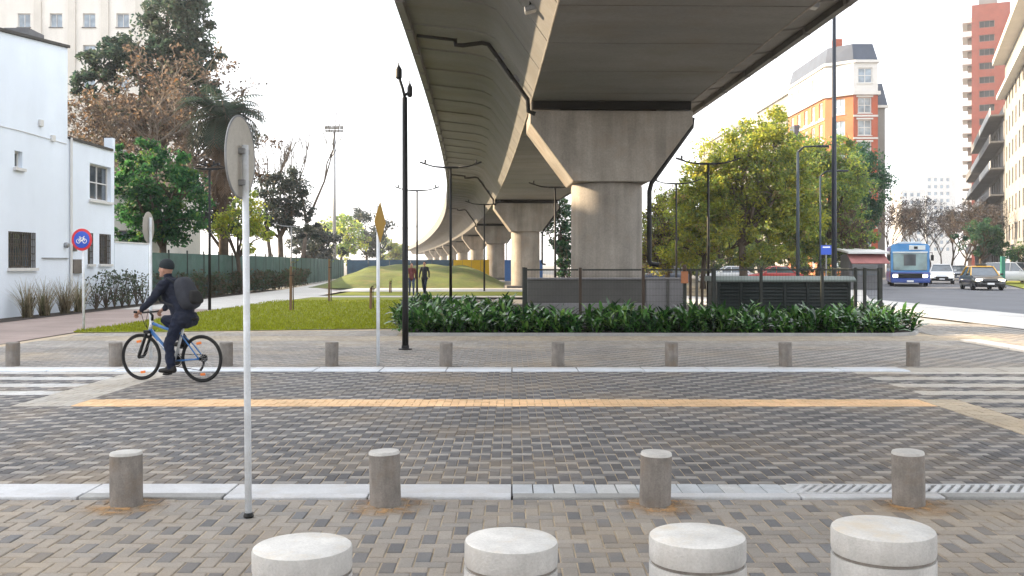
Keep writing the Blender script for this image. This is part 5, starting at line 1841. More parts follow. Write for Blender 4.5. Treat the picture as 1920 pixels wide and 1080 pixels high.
# ---- the row of white buildings behind it along the same frontage
y0 = D + 18.8
for k, (Ln, H, lab) in enumerate(((22, 26.5, 'white apartment building with balconies adjoining the brick corner building'), (26, 24.5, 'pale apartment building in the middle of the white row behind the trees'), (30, 27.5, 'long pale apartment building at the far end of the white row beside the deck'))):
    t = thing('apartment_building', lab, 'building', (X0 + 1.2 + k * .8, y0, 0))
    nc = int(Ln / 3.4)
    hs = [(.9 + c * 3.4, 2.5 + c * 3.4, 1.0 + f * 3.0, 2.9 + f * 3.0) for c in range(nc) for f in range(2, int(H / 3.0))]
    face_wall(t, (0, Ln, 0), R(-90), Ln, H, hs, M['row_render'] if k != 1 else M['row_grey'], .25)
    for h in hs:
        window(t, (0, Ln, 0), R(-90), h, .18, 'shutter', 'glass_far', (1, 0), None, .08)
    for f in range(3, int(H / 3.0)):
        b = MB(); b.box(-1.0, -.003, 1.0 + (k % 2), Ln * .62, f * 3.0 + .55, f * 3.0 + .72); b.build('balcony_slab', M['white_trim'], t)
        b = MB(); b.box(-1.0, -.94, 1.0 + (k % 2), Ln * .62, f * 3.0 + .73, f * 3.0 + 1.6); b.build('balcony_parapet', M['row_render'] if k == 1 else M['row_grey'], t)
    b = MB(); b.add([(0, 0, 0), (8, 0, 0), (8, 0, H), (0, 0, H)], [(0, 1, 2, 3)]); b.add([(0, 0, H), (8, 0, H), (8, Ln, H), (0, Ln, H)], [(0, 1, 2, 3)]); b.build('side_wall', M['white_trim'], t)
    b = MB(); b.box(-.4, .3, 0, Ln, H + .003, H + .45); b.build('cornice', M['white_trim'], t)
    b = MB(); b.box(1.5, 5, Ln * .3, Ln * .6, H + .002, H + 2.6); b.build('roof_hut', M['cream_trim'], t)
    y0 += Ln + .3

# ---- frontage on the other side of the avenue
FA = math.atan2(-1, -K)


def along(root_xy, lab, W, H, m, name='apartment_building'):
    return thing(name, lab, 'building', (root_xy[0], root_xy[1], 0), FA)


# local x runs towards the camera along the avenue, outside is local -y
t = along((56.8, 110.6), 'white apartment building with deep eaves at the edge of the avenue', 0, 0, None)
Wd, H = 40, 24.6
hs = [(1.6 + c * 3.6, 2.9 + c * 3.6, 4.2 + f * 3.0, 5.9 + f * 3.0) for c in range(10) for f in range(6)]
face_wall(t, (0, 0, 0), 0, Wd, H, hs, M['row_render'], .25)
for h in hs:
    window(t, (0, 0, 0), 0, h, .2, 'shutter', 'glass_far', (1, 0), None, .08)
b = MB(); b.box(-.3, Wd, -1.3, 0, H + .003, H + .6); b.build('eaves', M['cream_trim'], t)
b = MB(); b.box(-.2, Wd, -.9, -.003, 20.6, 21.0); b.build('balcony_slab', M['white_trim'], t)
b = MB(); b.box(-.2, Wd, -1.0, -.003, 3.0, 3.5); b.build('canopy', M['grey_render'], t)
b = MB(); b.box(1.0, 6.0, -.02, -.003, .2, 2.9); b.build('shop_front', M['glass'], t)
b = MB(); b.box(8.0, 16.0, -.02, -.003, .2, 2.9); b.build('shop_front', M['glass'], t)
b = MB(); b.add([(0, 0, 0), (0, 16, 0), (0, 16, H), (0, 0, H)], [(3, 2, 1, 0)]); b.add([(0, 0, H), (Wd, 0, H), (Wd, 16, H), (0, 16, H)], [(0, 1, 2, 3)]); b.build('side_wall', M['white_trim'], t)

t = along((80.6, 167.2), 'grey apartment building with stacked balconies in front of the red tower', 0, 0, None)
for q, (xa, xb, H) in enumerate(((0, 18, 17.6), (18, 39, 18.9), (39, 60.5, 20.2))):
    nf = int(H / 3.1)
    hs = [(xa + 1.2 + c * 4.0, xa + 3.6 + c * 4.0, .7 + f * 3.1, 2.9 + f * 3.1) for c in range(4) for f in range(nf)]
    hl = [(h[0] - xa, h[1] - xa, h[2], h[3]) for h in hs]
    face_wall(t, (xa, 0, 0), 0, xb - xa - .01, H, hl, M['grey_render'], .3)
    for h in hl:
        window(t, (xa, 0, 0), 0, h, .25, 'shutter', 'glass_far', (1, 0), None, .08)
    for f in range(1, nf + 1):
        z = f * 3.1
        b = MB(); b.box(xa + .3, xb - .3, -1.5, -.003, z + .3, z + .48); b.build('balcony_slab', M['grey_render'], t)
        b = MB(); b.box(xa + .3, xb - .3, -1.5, -1.42, z + .49, z + 1.3); b.build('balcony_parapet', M['white_trim'] if (f + q) % 2 == 0 else M['dim_grey'], t)
    b = MB(); b.box(xa, xb - .01, .3, 12, H + .002, H + .4); b.build('roof', M['grey_render'], t)
    b = MB(); b.add([(xa, 0, 0), (xa, 12, 0), (xa, 12, H), (xa, 0, H)], [(3, 2, 1, 0)]); b.build('side_wall', M['grey_render'], t)

D = 230
t = thing('brick_tower', 'tall red brick apartment tower with white balconies down one edge', 'building', (GX(1822, D), D, 0), R(-25.5))
Wd = 8.2
hs = [(1.6, 4.9, GZ(88, D) - 3.32 * k, GZ(88, D) - 3.32 * k + 1.5) for k in range(-1, 15)]
hs = [(1.6, 4.9, GZ(54, D) - 3.32 * k * 1.0, GZ(54, D) - 3.32 * k + 1.6) for k in range(16)]
H = GZ(10, D)
face_wall(t, (0, 0, 0), 0, Wd, H, hs, M['tower_brick'], .3)
for h in hs:
    window(t, (0, 0, 0), 0, h, .25, 'shutter', 'glass_far', (2, 0), None, .1)
b = MB(); b.add([(0, 14, 0), (0, 0, 0), (0, 0, H), (0, 14, H)], [(0, 1, 2, 3)]); b.add([(Wd, 0, 0), (Wd, 14, 0), (Wd, 14, H), (Wd, 0, H)], [(0, 1, 2, 3)]); b.add([(0, 0, H), (Wd, 0, H), (Wd, 14, H), (0, 14, H)], [(0, 1, 2, 3)]); b.build('side_wall', M['tower_brick'], t)
b = MB(); b.box(1.5, 5.5, 1, 6, H, H + 1.6); b.build('roof_hut', M['grey_render'], t)
for k in range(18):
    z = GZ(40, D) - k * 3.32
    b = MB(); b.box(-2.1, -.01, .3, 10, z - .18, z); b.build('balcony_slab', M['white_trim'], t)
    b = MB(); b.box(-2.1, -2.0, .3, 10, z + .001, z + 1.05); b.build('balcony_parapet', M['white_trim'], t)
    b = MB(); b.box(-2.0, -.01, .3, .4, z + .001, z + 1.05); b.build('balcony_front', M['white_trim'], t)
b = MB(); b.box(-.9, -.012, 2.5, 9, 0, H - 4); b.build('recess_wall', M['shutter'], t)

for (xa, xb, yt, d, lab) in ((1690, 1735, 355, 430, 'hazy pale building closing the avenue, behind the bus'), (1736, 1792, 328, 470, 'taller hazy white building closing the avenue between the bus and red tower')):
    t = thing('distant_building', lab, 'building', (GX(xa, d), d, 0))
    Wd = GX(xb, d) - GX(xa, d)
    H = GZ(yt, d)
    hs = [(1 + c * 3, 2.6 + c * 3, 1.2 + f * 3.4, 3.0 + f * 3.4) for c in range(int(Wd / 3)) for f in range(2, int(H / 3.4))]
    face_wall(t, (0, 0, 0), 0, Wd, H, hs, M['white_trim'], .3)
    for h in hs:
        window(t, (0, 0, 0), 0, h, .25, 'white_trim', 'glass_pale', (0, 0), None, .1)
    b = MB(); b.add([(0, 0, H), (Wd, 0, H), (Wd, 12, H), (0, 12, H)], [(0, 1, 2, 3)]); b.add([(0, 12, 0), (0, 0, 0), (0, 0, H), (0, 12, H)], [(0, 1, 2, 3)]); b.build('side_wall', M['white_trim'], t)

# ---- green screened fence along the path
fpts = [(-15.1, 39.8), (-15.4, 60), (-17.2, 85), (-19.6, 112)]
t = thing('screen_fence', 'long green screened fence running along the path beyond the house', 'fence', (-15.1, 39.8, 0))
for (xa, ya), (xb, yb) in zip(fpts, fpts[1:]):
    L = math.hypot(xb - xa, yb - ya)
    n = max(1, round(L / 2.5))
    ang = math.atan2(yb - ya, xb - xa)
    for k in range(n):
        q = (k + .5) / n
        cx, cy = xa + (xb - xa) * q + 15.1, ya + (yb - ya) * q - 39.8
        b = MB(); b.obox((0, 0, 1.07), (L / n - .06, .03, 2.06)); o = b.build('screen_panel', M['screen'], t, loc=(cx, cy, 0)); o.rotation_euler = (0, 0, ang + rng.uniform(-.02, .02))
        b = MB(); b.tube([(0, 0, 0), (0, 0, 2.25)], .04, 6); b.build('post', M['fence_metal'], t, loc=(xa + (xb - xa) * k / n + 15.1, ya + (yb - ya) * k / n - 39.8, 0))
t = thing('boundary_fence', 'dark blue-green boundary fence behind the grassy mound', 'fence', (-19.4, 113, 0))
for k in range(9):
    b = MB(); b.box(k * 2.5 + .03, k * 2.5 + 2.45, -.02, .02, .05, 2.1); b.build('panel', mat('blue_green_sheet', (.04, .085, .13), .7, .3), t)
    b = MB(); b.box(k * 2.5 - .03, k * 2.5 + .025, -.05, .05, 0, 2.2); b.build('post', M['fence_metal'], t)

# ================================================================== TREES
def leaf_faces(r, centers, rad, n_each, size, palette, wob=.28, up=.12, flat=1.0):
    """leaf quads scattered through clumps; returns (n,4,3) and colours"""
    P_, C_ = [], []
    pal = np.array([p[:3] for p in palette]); wts = np.array([p[3] for p in palette]); wts = wts / wts.sum()
    for c, rc in zip(centers, rad):
        n = n_each
        dirs = r.normal(size=(n, 3)); dirs /= np.linalg.norm(dirs, axis=1)[:, None]
        rr_ = rc * r.random(n) ** .45
        p = np.asarray(c) + dirs * rr_[:, None] * np.array([1, 1, .75 * flat])
        nrm = r.normal(size=(n, 3)); nrm[:, 2] = np.abs(nrm[:, 2]) + up; nrm /= np.linalg.norm(nrm, axis=1)[:, None]
        t1 = np.cross(nrm, r.normal(size=(n, 3))); t1 /= np.linalg.norm(t1, axis=1)[:, None]
        t2 = np.cross(nrm, t1)
        L = size * r.uniform(.6, 1.4, n)[:, None]
        bend = nrm * L * .18
        q = np.stack([p - t1 * L * .5 - bend, p + t2 * L * .27, p + t1 * L * .5 - bend, p - t2 * L * .27], 1)
        P_.append(q)
        k = r.choice(len(pal), n, p=wts)
        main = r.choice(len(pal), p=wts)
        k = np.where(r.random(n) < .45, main, k)
        C_.append(pal[k] * (1 + r.uniform(-wob, wob, (n, 1))) * r.uniform(.85, 1.15))
    return np.concatenate(P_), np.concatenate(C_)


def tree(name, lab, base, trunk_h, crown, n_clump, n_each, size, palette, seed, bark='bark', tr=.22, clump_r=.2, group=None, limbs=9, twigs=0, shell=.35):
    """tapered trunk, limbs reaching into the crown, leaves in uneven clumps. crown: ellipsoids (dx, dy, z, rx, ry, rz)"""
    r = np.random.default_rng(seed)
    rr_ = random.Random(seed)
    t = thing(name, lab, 'tree', (base[0], base[1], 0), 0, group)
    cs, rad = [], []
    vol = np.array([e[3] * e[4] * e[5] for e in crown]); vol = vol / vol.sum()
    for _ in range(n_clump):
        e = crown[r.choice(len(crown), p=vol)]
        dv = r.normal(size=3); dv /= np.linalg.norm(dv)
        q = shell + (1 - shell) * r.random() ** .5
        cs.append(np.array([e[0], e[1], e[2]]) + dv * q * np.array(e[3:6]) * r.uniform(.8, 1.08))
        rad.append(min(e[3], e[5]) * clump_r * r.uniform(.6, 1.5))
    q, c = leaf_faces(r, cs, rad, n_each, size, palette)
    o = link('crown', np_mesh('crown', q, 4, c, M['leaf']), t)
    b = MB()
    lean = (rr_.uniform(-.3, .3), rr_.uniform(-.3, .3))
    fork = Vector((lean[0], lean[1], trunk_h))
    b.tube([(0, 0, -.05), (lean[0] * .2, lean[1] * .2, trunk_h * .35), fork], [tr * 1.35, tr, tr * .8], 10)
    b.build('trunk', M[bark], t, smooth=True)
    b = MB()
    order = sorted(range(len(cs)), key=lambda i: rr_.random())
    for i in order[:limbs]:
        e = Vector(cs[i]); mid = fork.lerp(e, .5) + Vector((rr_.uniform(-.4, .4), rr_.uniform(-.4, .4), rr_.uniform(.1, .6)))
        b.tube([fork - Vector((0, 0, .3)), mid, e], [tr * .55, tr * .32, tr * .08], 7)
        for _ in range(3):
            p = mid.lerp(e, rr_.random()); w = Vector(cs[rr_.randrange(len(cs))])
            w = p + (w - p).normalized() * min((w - p).length, 1.8)
            b.tube([p, p.lerp(w, .5) + Vector((0, 0, .15)), w], [tr * .18, tr * .12, tr * .04], 5)
    for _ in range(twigs):
        p = Vector(cs[rr_.randrange(len(cs))]); w = p + Vector((rr_.uniform(-1, 1), rr_.uniform(-1, 1), rr_.uniform(-.3, 1))).normalized() * rr_.uniform(.6, 1.6)
        b.tube([p, w], [.03, .01], 3, 0, False)
    b.build('limbs', M[bark], t, smooth=True)
    return t


def bare_tree(name, lab, base, h, seed, spread=.55, levels=5, r0=.16, bark='bark', group=None, trunk=.28, kids=(3, 4), leaves=None, leaf_n=0, leaf_size=.2, up=.25):
    rr_ = random.Random(seed)
    t = thing(name, lab, 'tree', (base[0], base[1], 0), 0, group)
    tb, lb, tips = MB(), MB(), []

    def grow(p, d, L, rad, lev):
        mid = p + d * L * .5 + Vector((rr_.uniform(-1, 1), rr_.uniform(-1, 1), rr_.uniform(-.3, .6))) * L * .07
        e = p + d * L + Vector((rr_.uniform(-1, 1), rr_.uniform(-1, 1), 0)) * L * .08
        (tb if lev == 0 else lb).tube([p, mid, e], [rad, rad * .85, rad * .62], 9 if lev == 0 else (6 if lev < 3 else 3), 0, lev < 2)
        if lev >= levels:
            tips.append(e)
            return
        for k in range(rr_.randint(*kids)):
            a = rr_.uniform(0, 6.28)
            s = spread * rr_.uniform(.6, 1.35)
            side = Vector((math.cos(a), math.sin(a), 0))
            nd = (d * (1 - .3 * s) + side * s + Vector((0, 0, up))).normalized()
            st = e if k < 2 else p.lerp(e, rr_.uniform(.55, .95))
            grow(st, nd, L * rr_.uniform(.62, .88), rad * .58, lev + 1)
    grow(Vector((0, 0, -.05)), Vector((rr_.uniform(-.06, .06), rr_.uniform(-.06, .06), 1)).normalized(), h * trunk, r0, 0)
    tb.build('trunk', M[bark], t, smooth=True)
    lb.build('branches', M[bark], t, smooth=True)
    if leaves:
        r = np.random.default_rng(seed)
        sel = [np.array(tips[rr_.randrange(len(tips))]) for _ in range(leaf_n)]
        q, c = leaf_faces(r, sel, [leaf_size * 2.2] * leaf_n, 7, leaf_size, leaves)
        link('crown', np_mesh('crown', q, 4, c, M['leaf']), t)
    return t


DKBLUE = [(.025, .055, .045, 3), (.04, .075, .05, 3), (.055, .08, .055, 1.5), (.07, .09, .06, .6)]
FRESH = [(.04, .14, .045, 3), (.065, .19, .055, 2), (.025, .08, .035, 2), (.13, .22, .045, .7)]
DARKG = [(.03, .05, .045, 3), (.045, .06, .055, 2), (.06, .07, .05, 1.2)]
YELG = [(.38, .43, .06, 3), (.27, .36, .07, 2.5), (.52, .50, .06, 2.2), (.15, .22, .06, 1.0), (.46, .36, .14, .6)]
MIDG = [(.22, .31, .08, 3), (.15, .235, .08, 2.0), (.40, .43, .07, 1.8), (.27, .25, .14, .8)]
BROWN = [(.16, .115, .085, 3), (.21, .155, .11, 2), (.12, .095, .08, 2.4), (.25, .13, .05, .35), (.09, .095, .065, 1)]
TEAL = [(.03, .09, .055, 3), (.05, .125, .06, 2), (.09, .16, .06, 1)]

DUSK = [(.05, .048, .055, 3), (.075, .065, .065, 2), (.04, .05, .05, 1), (.10, .08, .07, .7)]
# behind the white house
tree('evergreen_tree', 'tall dark blue-green evergreen tree rising behind the white house', (GX(300, 66), 66), 9.5, [(1.1, 0, 18.3, 2.7, 2.5, 2.6), (-.9, 0, 15.6, 4.6, 3.5, 1.6), (2.6, 0, 15.2, 2.0, 2, 2.2), (-4.3, 0, 14.0, 1.9, 1.6, 1.7), (.8, 0, 13.2, 2.8, 2.4, 1.5)], 190, 110, .30, DKBLUE, 11, tr=.4, clump_r=.30, limbs=16)
bare_tree('dry_tree', 'broad tree with bare brown twigs and dead leaves behind the white house', (GX(300, 60), 60), 13.8, 21, .75, 5, .3, 'bark_pale', trunk=.34, kids=(3, 5), leaves=BROWN, leaf_n=1900, leaf_size=.26, up=.10)
tree('leafy_tree', 'bright green bushy tree just behind the garden wall', (GX(305, 46), 46), 2.6, [(-.3, 0, 5.2, 2.1, 1.8, 2.2), (-1.1, 0, 6.6, 1.2, 1.2, 1.2), (1.0, 0, 4.4, 1.5, 1.4, 1.9), (-.5, 0, 3.8, 2.2, 1.5, 1.4)], 120, 100, .21, FRESH, 12, tr=.2, clump_r=.26, limbs=12)
tree('round_tree', 'dark rounded tree with dense small leaves behind the green fence', (GX(528, 78), 78), 4.0, [(0, 0, 7.2, 2.3, 2.1, 2.4), (1.5, 0, 5.0, 1.7, 1.6, 1.5), (-1.2, 0, 5.0, 1.7, 1.6, 1.5), (2.6, 0, 3.6, 1.2, 1.2, 1.2)], 90, 85, .24, DARKG, 13, tr=.24, clump_r=.3, limbs=10)
bare_tree('bare_tree', 'leafless tree with long thin upright branches above the rounded tree', (GX(565, 92), 92), 18.0, 33, .42, 4, .24, 'bark', trunk=.30, kids=(2, 4), up=.35)
bare_tree('bare_tree', 'leafless thin tree between the palm and the rounded tree', (GX(500, 84), 84), 15.5, 34, .40, 4, .2, 'bark', trunk=.3, kids=(2, 4), up=.35)
tree('yellowing_tree', 'small yellow-green tree behind the sign pole and fence', (GX(452, 52), 52), 2.2, [(0, 0, 4.2, 1.5, 1.3, 1.5), (.8, 0, 3.1, 1.2, 1.1, 1.0)], 40, 70, .2, YELG, 14, tr=.13, clump_r=.3, limbs=8)
tree('fence_tree', 'dark small tree with two trunks behind the green fence', (GX(410, 58), 58), 2.8, [(-.3, 0, 5.0, 1.6, 1.4, 1.6), (.9, 0, 4.1, 1.3, 1.2, 1.3)], 46, 80, .2, DARKG, 15, tr=.2, clump_r=.3, limbs=9)
for k, (xp, d, h, rx, pal, lab) in enumerate(((640, 165, 10.5, 4.6, MIDG, 'hazy grey-green tree below the floodlight mast'), (688, 175, 12.0, 4.2, DARKG, 'hazy tall pinkish-grey tree behind the yellow diamond sign'), (735, 210, 7.5, 3.5, MIDG, 'low hazy tree beside the far end of the viaduct'), (590, 130, 7.2, 3.8, DARKG, 'hazy low tree next to the rounded dark tree'))):
    tree('distant_tree', lab, (GX(xp, d), d), h * .3, [(0, 0, h * .62, rx, rx, h * .36), (rx * .4, 0, h * .45, rx * .7, rx * .6, h * .28)], 60, 60, .5, pal, 40 + k, tr=.25, clump_r=.3, limbs=8)

# beyond the avenue side of the pier
tree('plane_tree', 'large yellow-green tree behind the twin-arm lamp near the cabinet', (GX(1395, 60), 60), 3.0, [(.2, 0, 7.0, 4.2, 2.4, 3.0), (1.3, 0, 9.0, 2.9, 2.0, 2.4), (-2.6, 0, 5.8, 2.3, 1.8, 2.6), (2.8, 0, 5.4, 2.6, 2.0, 3.0), (-.4, 0, 3.2, 4.6, 2.0, 2.0)], 360, 120, .21, YELG, 51, tr=.26, clump_r=.21, limbs=18, twigs=50, shell=.25)
tree('plane_tree', 'green spreading tree behind the tall blue street column', (GX(1535, 64), 64), 3.2, [(0, 0, 6.2, 3.4, 2.4, 3.2), (1.4, 0, 8.3, 2.2, 1.8, 2.0), (-1.5, 0, 8.7, 2.3, 1.8, 2.0), (.4, 0, 3.4, 3.4, 2.0, 2.0)], 270, 115, .21, MIDG, 52, tr=.24, clump_r=.23, limbs=15, twigs=40, shell=.25)
tree('plane_tree', 'pale yellow tree leaning between the pier and the larger tree', (GX(1318, 63), 63), 2.4, [(0, 0, 4.6, 2.3, 1.6, 2.4), (.7, 0, 6.4, 1.7, 1.3, 1.7), (-1.0, 0, 3.0, 2.0, 1.5, 1.8)], 150, 110, .20, YELG, 58, tr=.16, clump_r=.26, limbs=12, twigs=30, shell=.25)
tree('evergreen_tree', 'dark teal-green rounded tree in front of the brick corner building', (GX(1618, 70), 70), 3.4, [(0, 0, 7.3, 1.9, 1.8, 2.9), (-1.1, 0, 9.0, 1.8, 1.7, 1.8), (.1, 0, 5.0, 1.7, 1.7, 2.0)], 120, 120, .21, TEAL, 53, tr=.22, clump_r=.3, limbs=10)
tree('plane_tree', 'thin yellowish tree with sparse leaves right beside the big pier', (GX(1250, 66), 66), 2.4, [(0, 0, 4.2, 2.0, 1.6, 2.6), (-.5, 0, 2.6, 1.9, 1.5, 1.8), (.7, 0, 5.6, 1.5, 1.2, 1.5)], 130, 100, .19, YELG + BROWN[:2], 54, tr=.17, clump_r=.3, limbs=12, twigs=80)
tree('distant_tree', 'bluish green tree seen in the gap between the first two piers', (GX(1056, 88), 88), 2.4, [(0, 0, 5.2, 2.0, 1.8, 2.6), (.8, 0, 2.8, 1.6, 1.5, 1.6)], 55, 70, .28, TEAL, 55, tr=.2, clump_r=.32)
tree('clipped_tree', 'small dark tree just left of the big column foot'.replace('just left of', 'beside'), (GX(1058, 47), 47), 1.0, [(0, 0, 1.9, .42, .42, 1.0)], 26, 60, .14, TEAL, 56, tr=.06, clump_r=.4, limbs=5)
tree('plane_tree', 'autumn-orange small tree behind the kiosk', (GX(1600, 62), 62), 2.0, [(0, 0, 3.9, 1.4, 1.3, 1.5), (.2, 0, 2.6, 1.3, 1.2, 1.0)], 45, 70, .2, BROWN + MIDG, 57, tr=.12, clump_r=.3, limbs=8)
for k, (xp, d, h, rx, pal, lab) in enumerate(((1236, 92, 7.0, 3.2, MIDG, 'hazy green tree just past the column, behind the yellowish tree'), (1292, 98, 8.0, 3.6, YELG, 'yellowish tree in the second row behind the twin-arm lamp'), (1352, 94, 7.6, 3.4, MIDG, 'green tree in the second row, behind the large yellow-green crown'), (1425, 97, 8.0, 3.6, MIDG, 'green tree in the second row behind the middle of the big crown'), (1490, 95, 8.0, 3.4, YELG, 'yellowish tree in the second row behind the grey-blue column'), (1556, 99, 8.2, 3.6, TEAL, 'dark green tree in the second row below the brick corner building'))):
    tree('second_row_tree', lab, (GX(xp, d), d), h * .25, [(0, 0, h * .55, rx, rx * .7, h * .38), (rx * .3, 0, h * .25, rx, rx * .6, h * .22)], 75, 75, .32, pal, 600 + k, tr=.2, clump_r=.28, limbs=8, group='second row of park trees')
for k in range(9):
    xx = 11.0 + k * 2.5
    t = thing('park_hedge', 'low clipped hedge bush in the long row behind the parked cars', 'hedge', (xx, 84 + k * .3, 0), 0, 'hedge bushes behind the parked cars')
    r = np.random.default_rng(700 + k)
    cs = [np.array([r.uniform(-1.3, 1.3), r.uniform(-.5, .5), r.uniform(.2, 1.45)]) for _ in range(26)]
    q, c = leaf_faces(r, cs, [.42] * 26, 22, .22, [(.05, .085, .04, 3), (.085, .11, .05, 2), (.12, .09, .06, 1)])
    link('foliage', np_mesh('foliage', q, 4, c, M['leaf']), t)
    b = MB()
    for cc in cs[:7]:
        b.tube([(cc[0] * .6, 0, 0), tuple(cc)], [.03, .01], 4, 0, False)
    b.build('stems', M['bark'], t)
# street trees of the avenue
for k, (xp, d, h, lab) in enumerate(((1672, 96, 9.5, 'bare street tree directly behind the blue bus'), (1708, 118, 11.5, 'bare street tree above the roof of the bus'), (1742, 140, 12.5, 'bare street tree above the white car'), (1765, 175, 13, 'bare street tree far down the avenue behind the white car'), (1785, 120, 10.5, 'bare street tree between the white car and the taxi'), (1812, 108, 9.5, 'bare street tree behind the taxi'), (1842, 100, 9.0, 'bare street tree on the verge above the taxi'))):
    bare_tree('street_tree', lab, (GX(xp, d), d), h, 70 + k, .62, 5, .15, 'bark', 'bare street trees along the avenue', trunk=.28, kids=(3, 4), up=.18, leaves=DUSK, leaf_n=160, leaf_size=.22)
tree('evergreen_tree', 'dark green street tree above the taxi roof', (GX(1838, 92), 92), 2.2, [(0, 0, 4.2, 2.3, 2.0, 1.7), (1.2, 0, 3.2, 1.5, 1.4, 1.2)], 60, 70, .25, TEAL, 81, tr=.16, clump_r=.3)
tree('leafy_tree', 'bright green shrub-like tree behind the parked van', (GX(1917, 82), 82), 1.0, [(0, 0, 2.2, 1.2, 1.2, 1.4)], 30, 60, .2, FRESH, 82, tr=.12, clump_r=.4)

# palm with a skirt of dead fronds
px_, pd = GX(418, 55), 55
t = thing('palm_tree', 'fan of palm fronds over a shaggy brown skirt beside the dry tree', 'tree', (px_, pd, 0))
b = MB(); b.tube([(0, 0, -.05), (.05, 0, 3), (.0, 0, 6.2), (0, 0, 10.0)], [.34, .27, .26, .24], 12); b.build('trunk', M['bark'], t, smooth=True)
pr_ = np.random.default_rng(91)


def frond(o, az, el, L, droop, n, lw, ll):
    """leaflets either side of an arching rib"""
    o = np.array(o); h = np.array([math.cos(az), math.sin(az), 0]); s = np.array([-math.sin(az), math.cos(az), 0])
    Q, rib = [], []
    p = o.copy(); e = el
    for k in range(n):
        st = np.array([h[0] * math.cos(e), h[1] * math.cos(e), math.sin(e)]) * (L / n)
        q = p + st
        rib.append(tuple(p))
        w = ll * math.sin(math.pi * (k + .8) / (n + 1.2)) ** .6
        for sg in (-1, 1):
            tip = q + s * sg * w + st * 1.4 + np.array([0, 0, -w * .35])
            Q.append([p, p + st * lw, tip + st * .45 * lw, tip])
        p = q; e -= droop / n
    rib.append(tuple(p))
    return Q, rib


QQ, CC, ribs = [], [], MB()
for k in range(60):
    q, rib = frond((0, 0, 10.0), pr_.uniform(0, 6.28), pr_.uniform(-.2, 1.25), pr_.uniform(2.2, 3.1), pr_.uniform(1.2, 2.0), 18, .62, .75)
    QQ += q; ribs.tube(rib, .02, 4, 0, False)
    CC += [np.array([.035, .06, .04]) * pr_.uniform(.7, 1.5)] * len(q)
link('fronds', np_mesh('fronds', np.array(QQ), 4, np.array(CC), M['leaf']), t)
QQ, CC = [], []
for k in range(90):
    z0 = pr_.uniform(6.4, 9.9)
    q, rib = frond((0, 0, z0), pr_.uniform(0, 6.28), pr_.uniform(-.9, -.1), pr_.uniform(1.3, 2.2), 1.4, 12, .6, .42)
    QQ += q; ribs.tube(rib, .018, 4, 0, False)
    CC += [np.array([.15, .105, .07]) * pr_.uniform(.6, 1.3)] * len(q)
link('dead_skirt', np_mesh('dead_skirt', np.array(QQ), 4, np.array(CC), M['leaf']), t)
ribs.build('ribs', M['bark'], t)

# ================================================================== PLANTING
def broad_plant(seed, n=24, h=.62):
    """upright rosette of broad, arching, glossy leaves"""
    r = np.random.default_rng(seed)
    Q, C = [], []
    for k in range(n):
        az = r.uniform(0, 6.28); el = r.uniform(.25, 1.4); L = h * r.uniform(.4, .75); w = r.uniform(.028, .052)
        hd = np.array([math.cos(az), math.sin(az), 0]); sd = np.array([-math.sin(az), math.cos(az), 0])
        p = np.array([r.uniform(-.17, .17), r.uniform(-.17, .17), h * r.uniform(.0, .55)])
        col = np.array([[.035, .105, .024], [.06, .16, .03], [.015, .045, .018], [.13, .24, .05]][r.choice(4, p=[.32, .28, .26, .14])]) * r.uniform(.75, 1.3)
        prof = [.15, .75, 1.0, .8, .02]
        prev = None
        tw = r.uniform(-.5, .5)
        for i, wf in enumerate(prof):
            s2 = sd * math.cos(tw) + np.array([0, 0, 1]) * math.sin(tw) * .6
            a_, b_ = p - s2 * w * wf, p + s2 * w * wf
            if prev is not None:
                Q.append([prev[0], prev[1], b_, a_]); C.append(col)
            prev = (a_, b_)
            p = p + np.array([hd[0] * math.cos(el), hd[1] * math.cos(el), math.sin(el)]) * L / 4
            el -= r.uniform(.12, .42)
    return np_mesh('foliage', np.array(Q), 4, np.array(C), M['leaf_gloss'])


plants = [broad_plant(100 + k, 46 + (k % 4) * 5, .60 + .05 * (k % 3)) for k in range(8)]
pr = random.Random(3)
spots = []
y = 21.95
row = 0
while y < 23.7:
    x = -2.35 + (row % 2) * .2
    lim = 8.55 + min(.9, (y - 21.8) * 1.1)
    while x < lim:
        spots.append((x + pr.uniform(-.12, .12), y + pr.uniform(-.1, .1)))
        x += .42
    y += .42
    row += 1
y = 23.75
while y < 33:
    x = -2.6 - (y - 22) * .07
    while x < -.15:
        spots.append((x + pr.uniform(-.15, .15), y + pr.uniform(-.15, .15)))
        x += .62
    y += .75
for k in range(10):
    spots.append((9.35 + pr.uniform(-.15, .1), 23.7 + k * .3))
PL = 'glossy dark green broad-leaved plant in the bed under the viaduct'
for (x, y) in spots[:300]:
    o = link('bed_plant', pr.choice(plants), None, 0, (x, y, .01))
    o.rotation_euler = (pr.uniform(-.08, .08), pr.uniform(-.08, .08), pr.uniform(0, 6.28))
    s = pr.uniform(.8, 1.12) * (.86 if y < 22.2 else 1.0)
    o.scale = (s, s, s * pr.uniform(.85, 1.1))
    tag(o, PL, 'plant', 'plants in the bed under the viaduct')


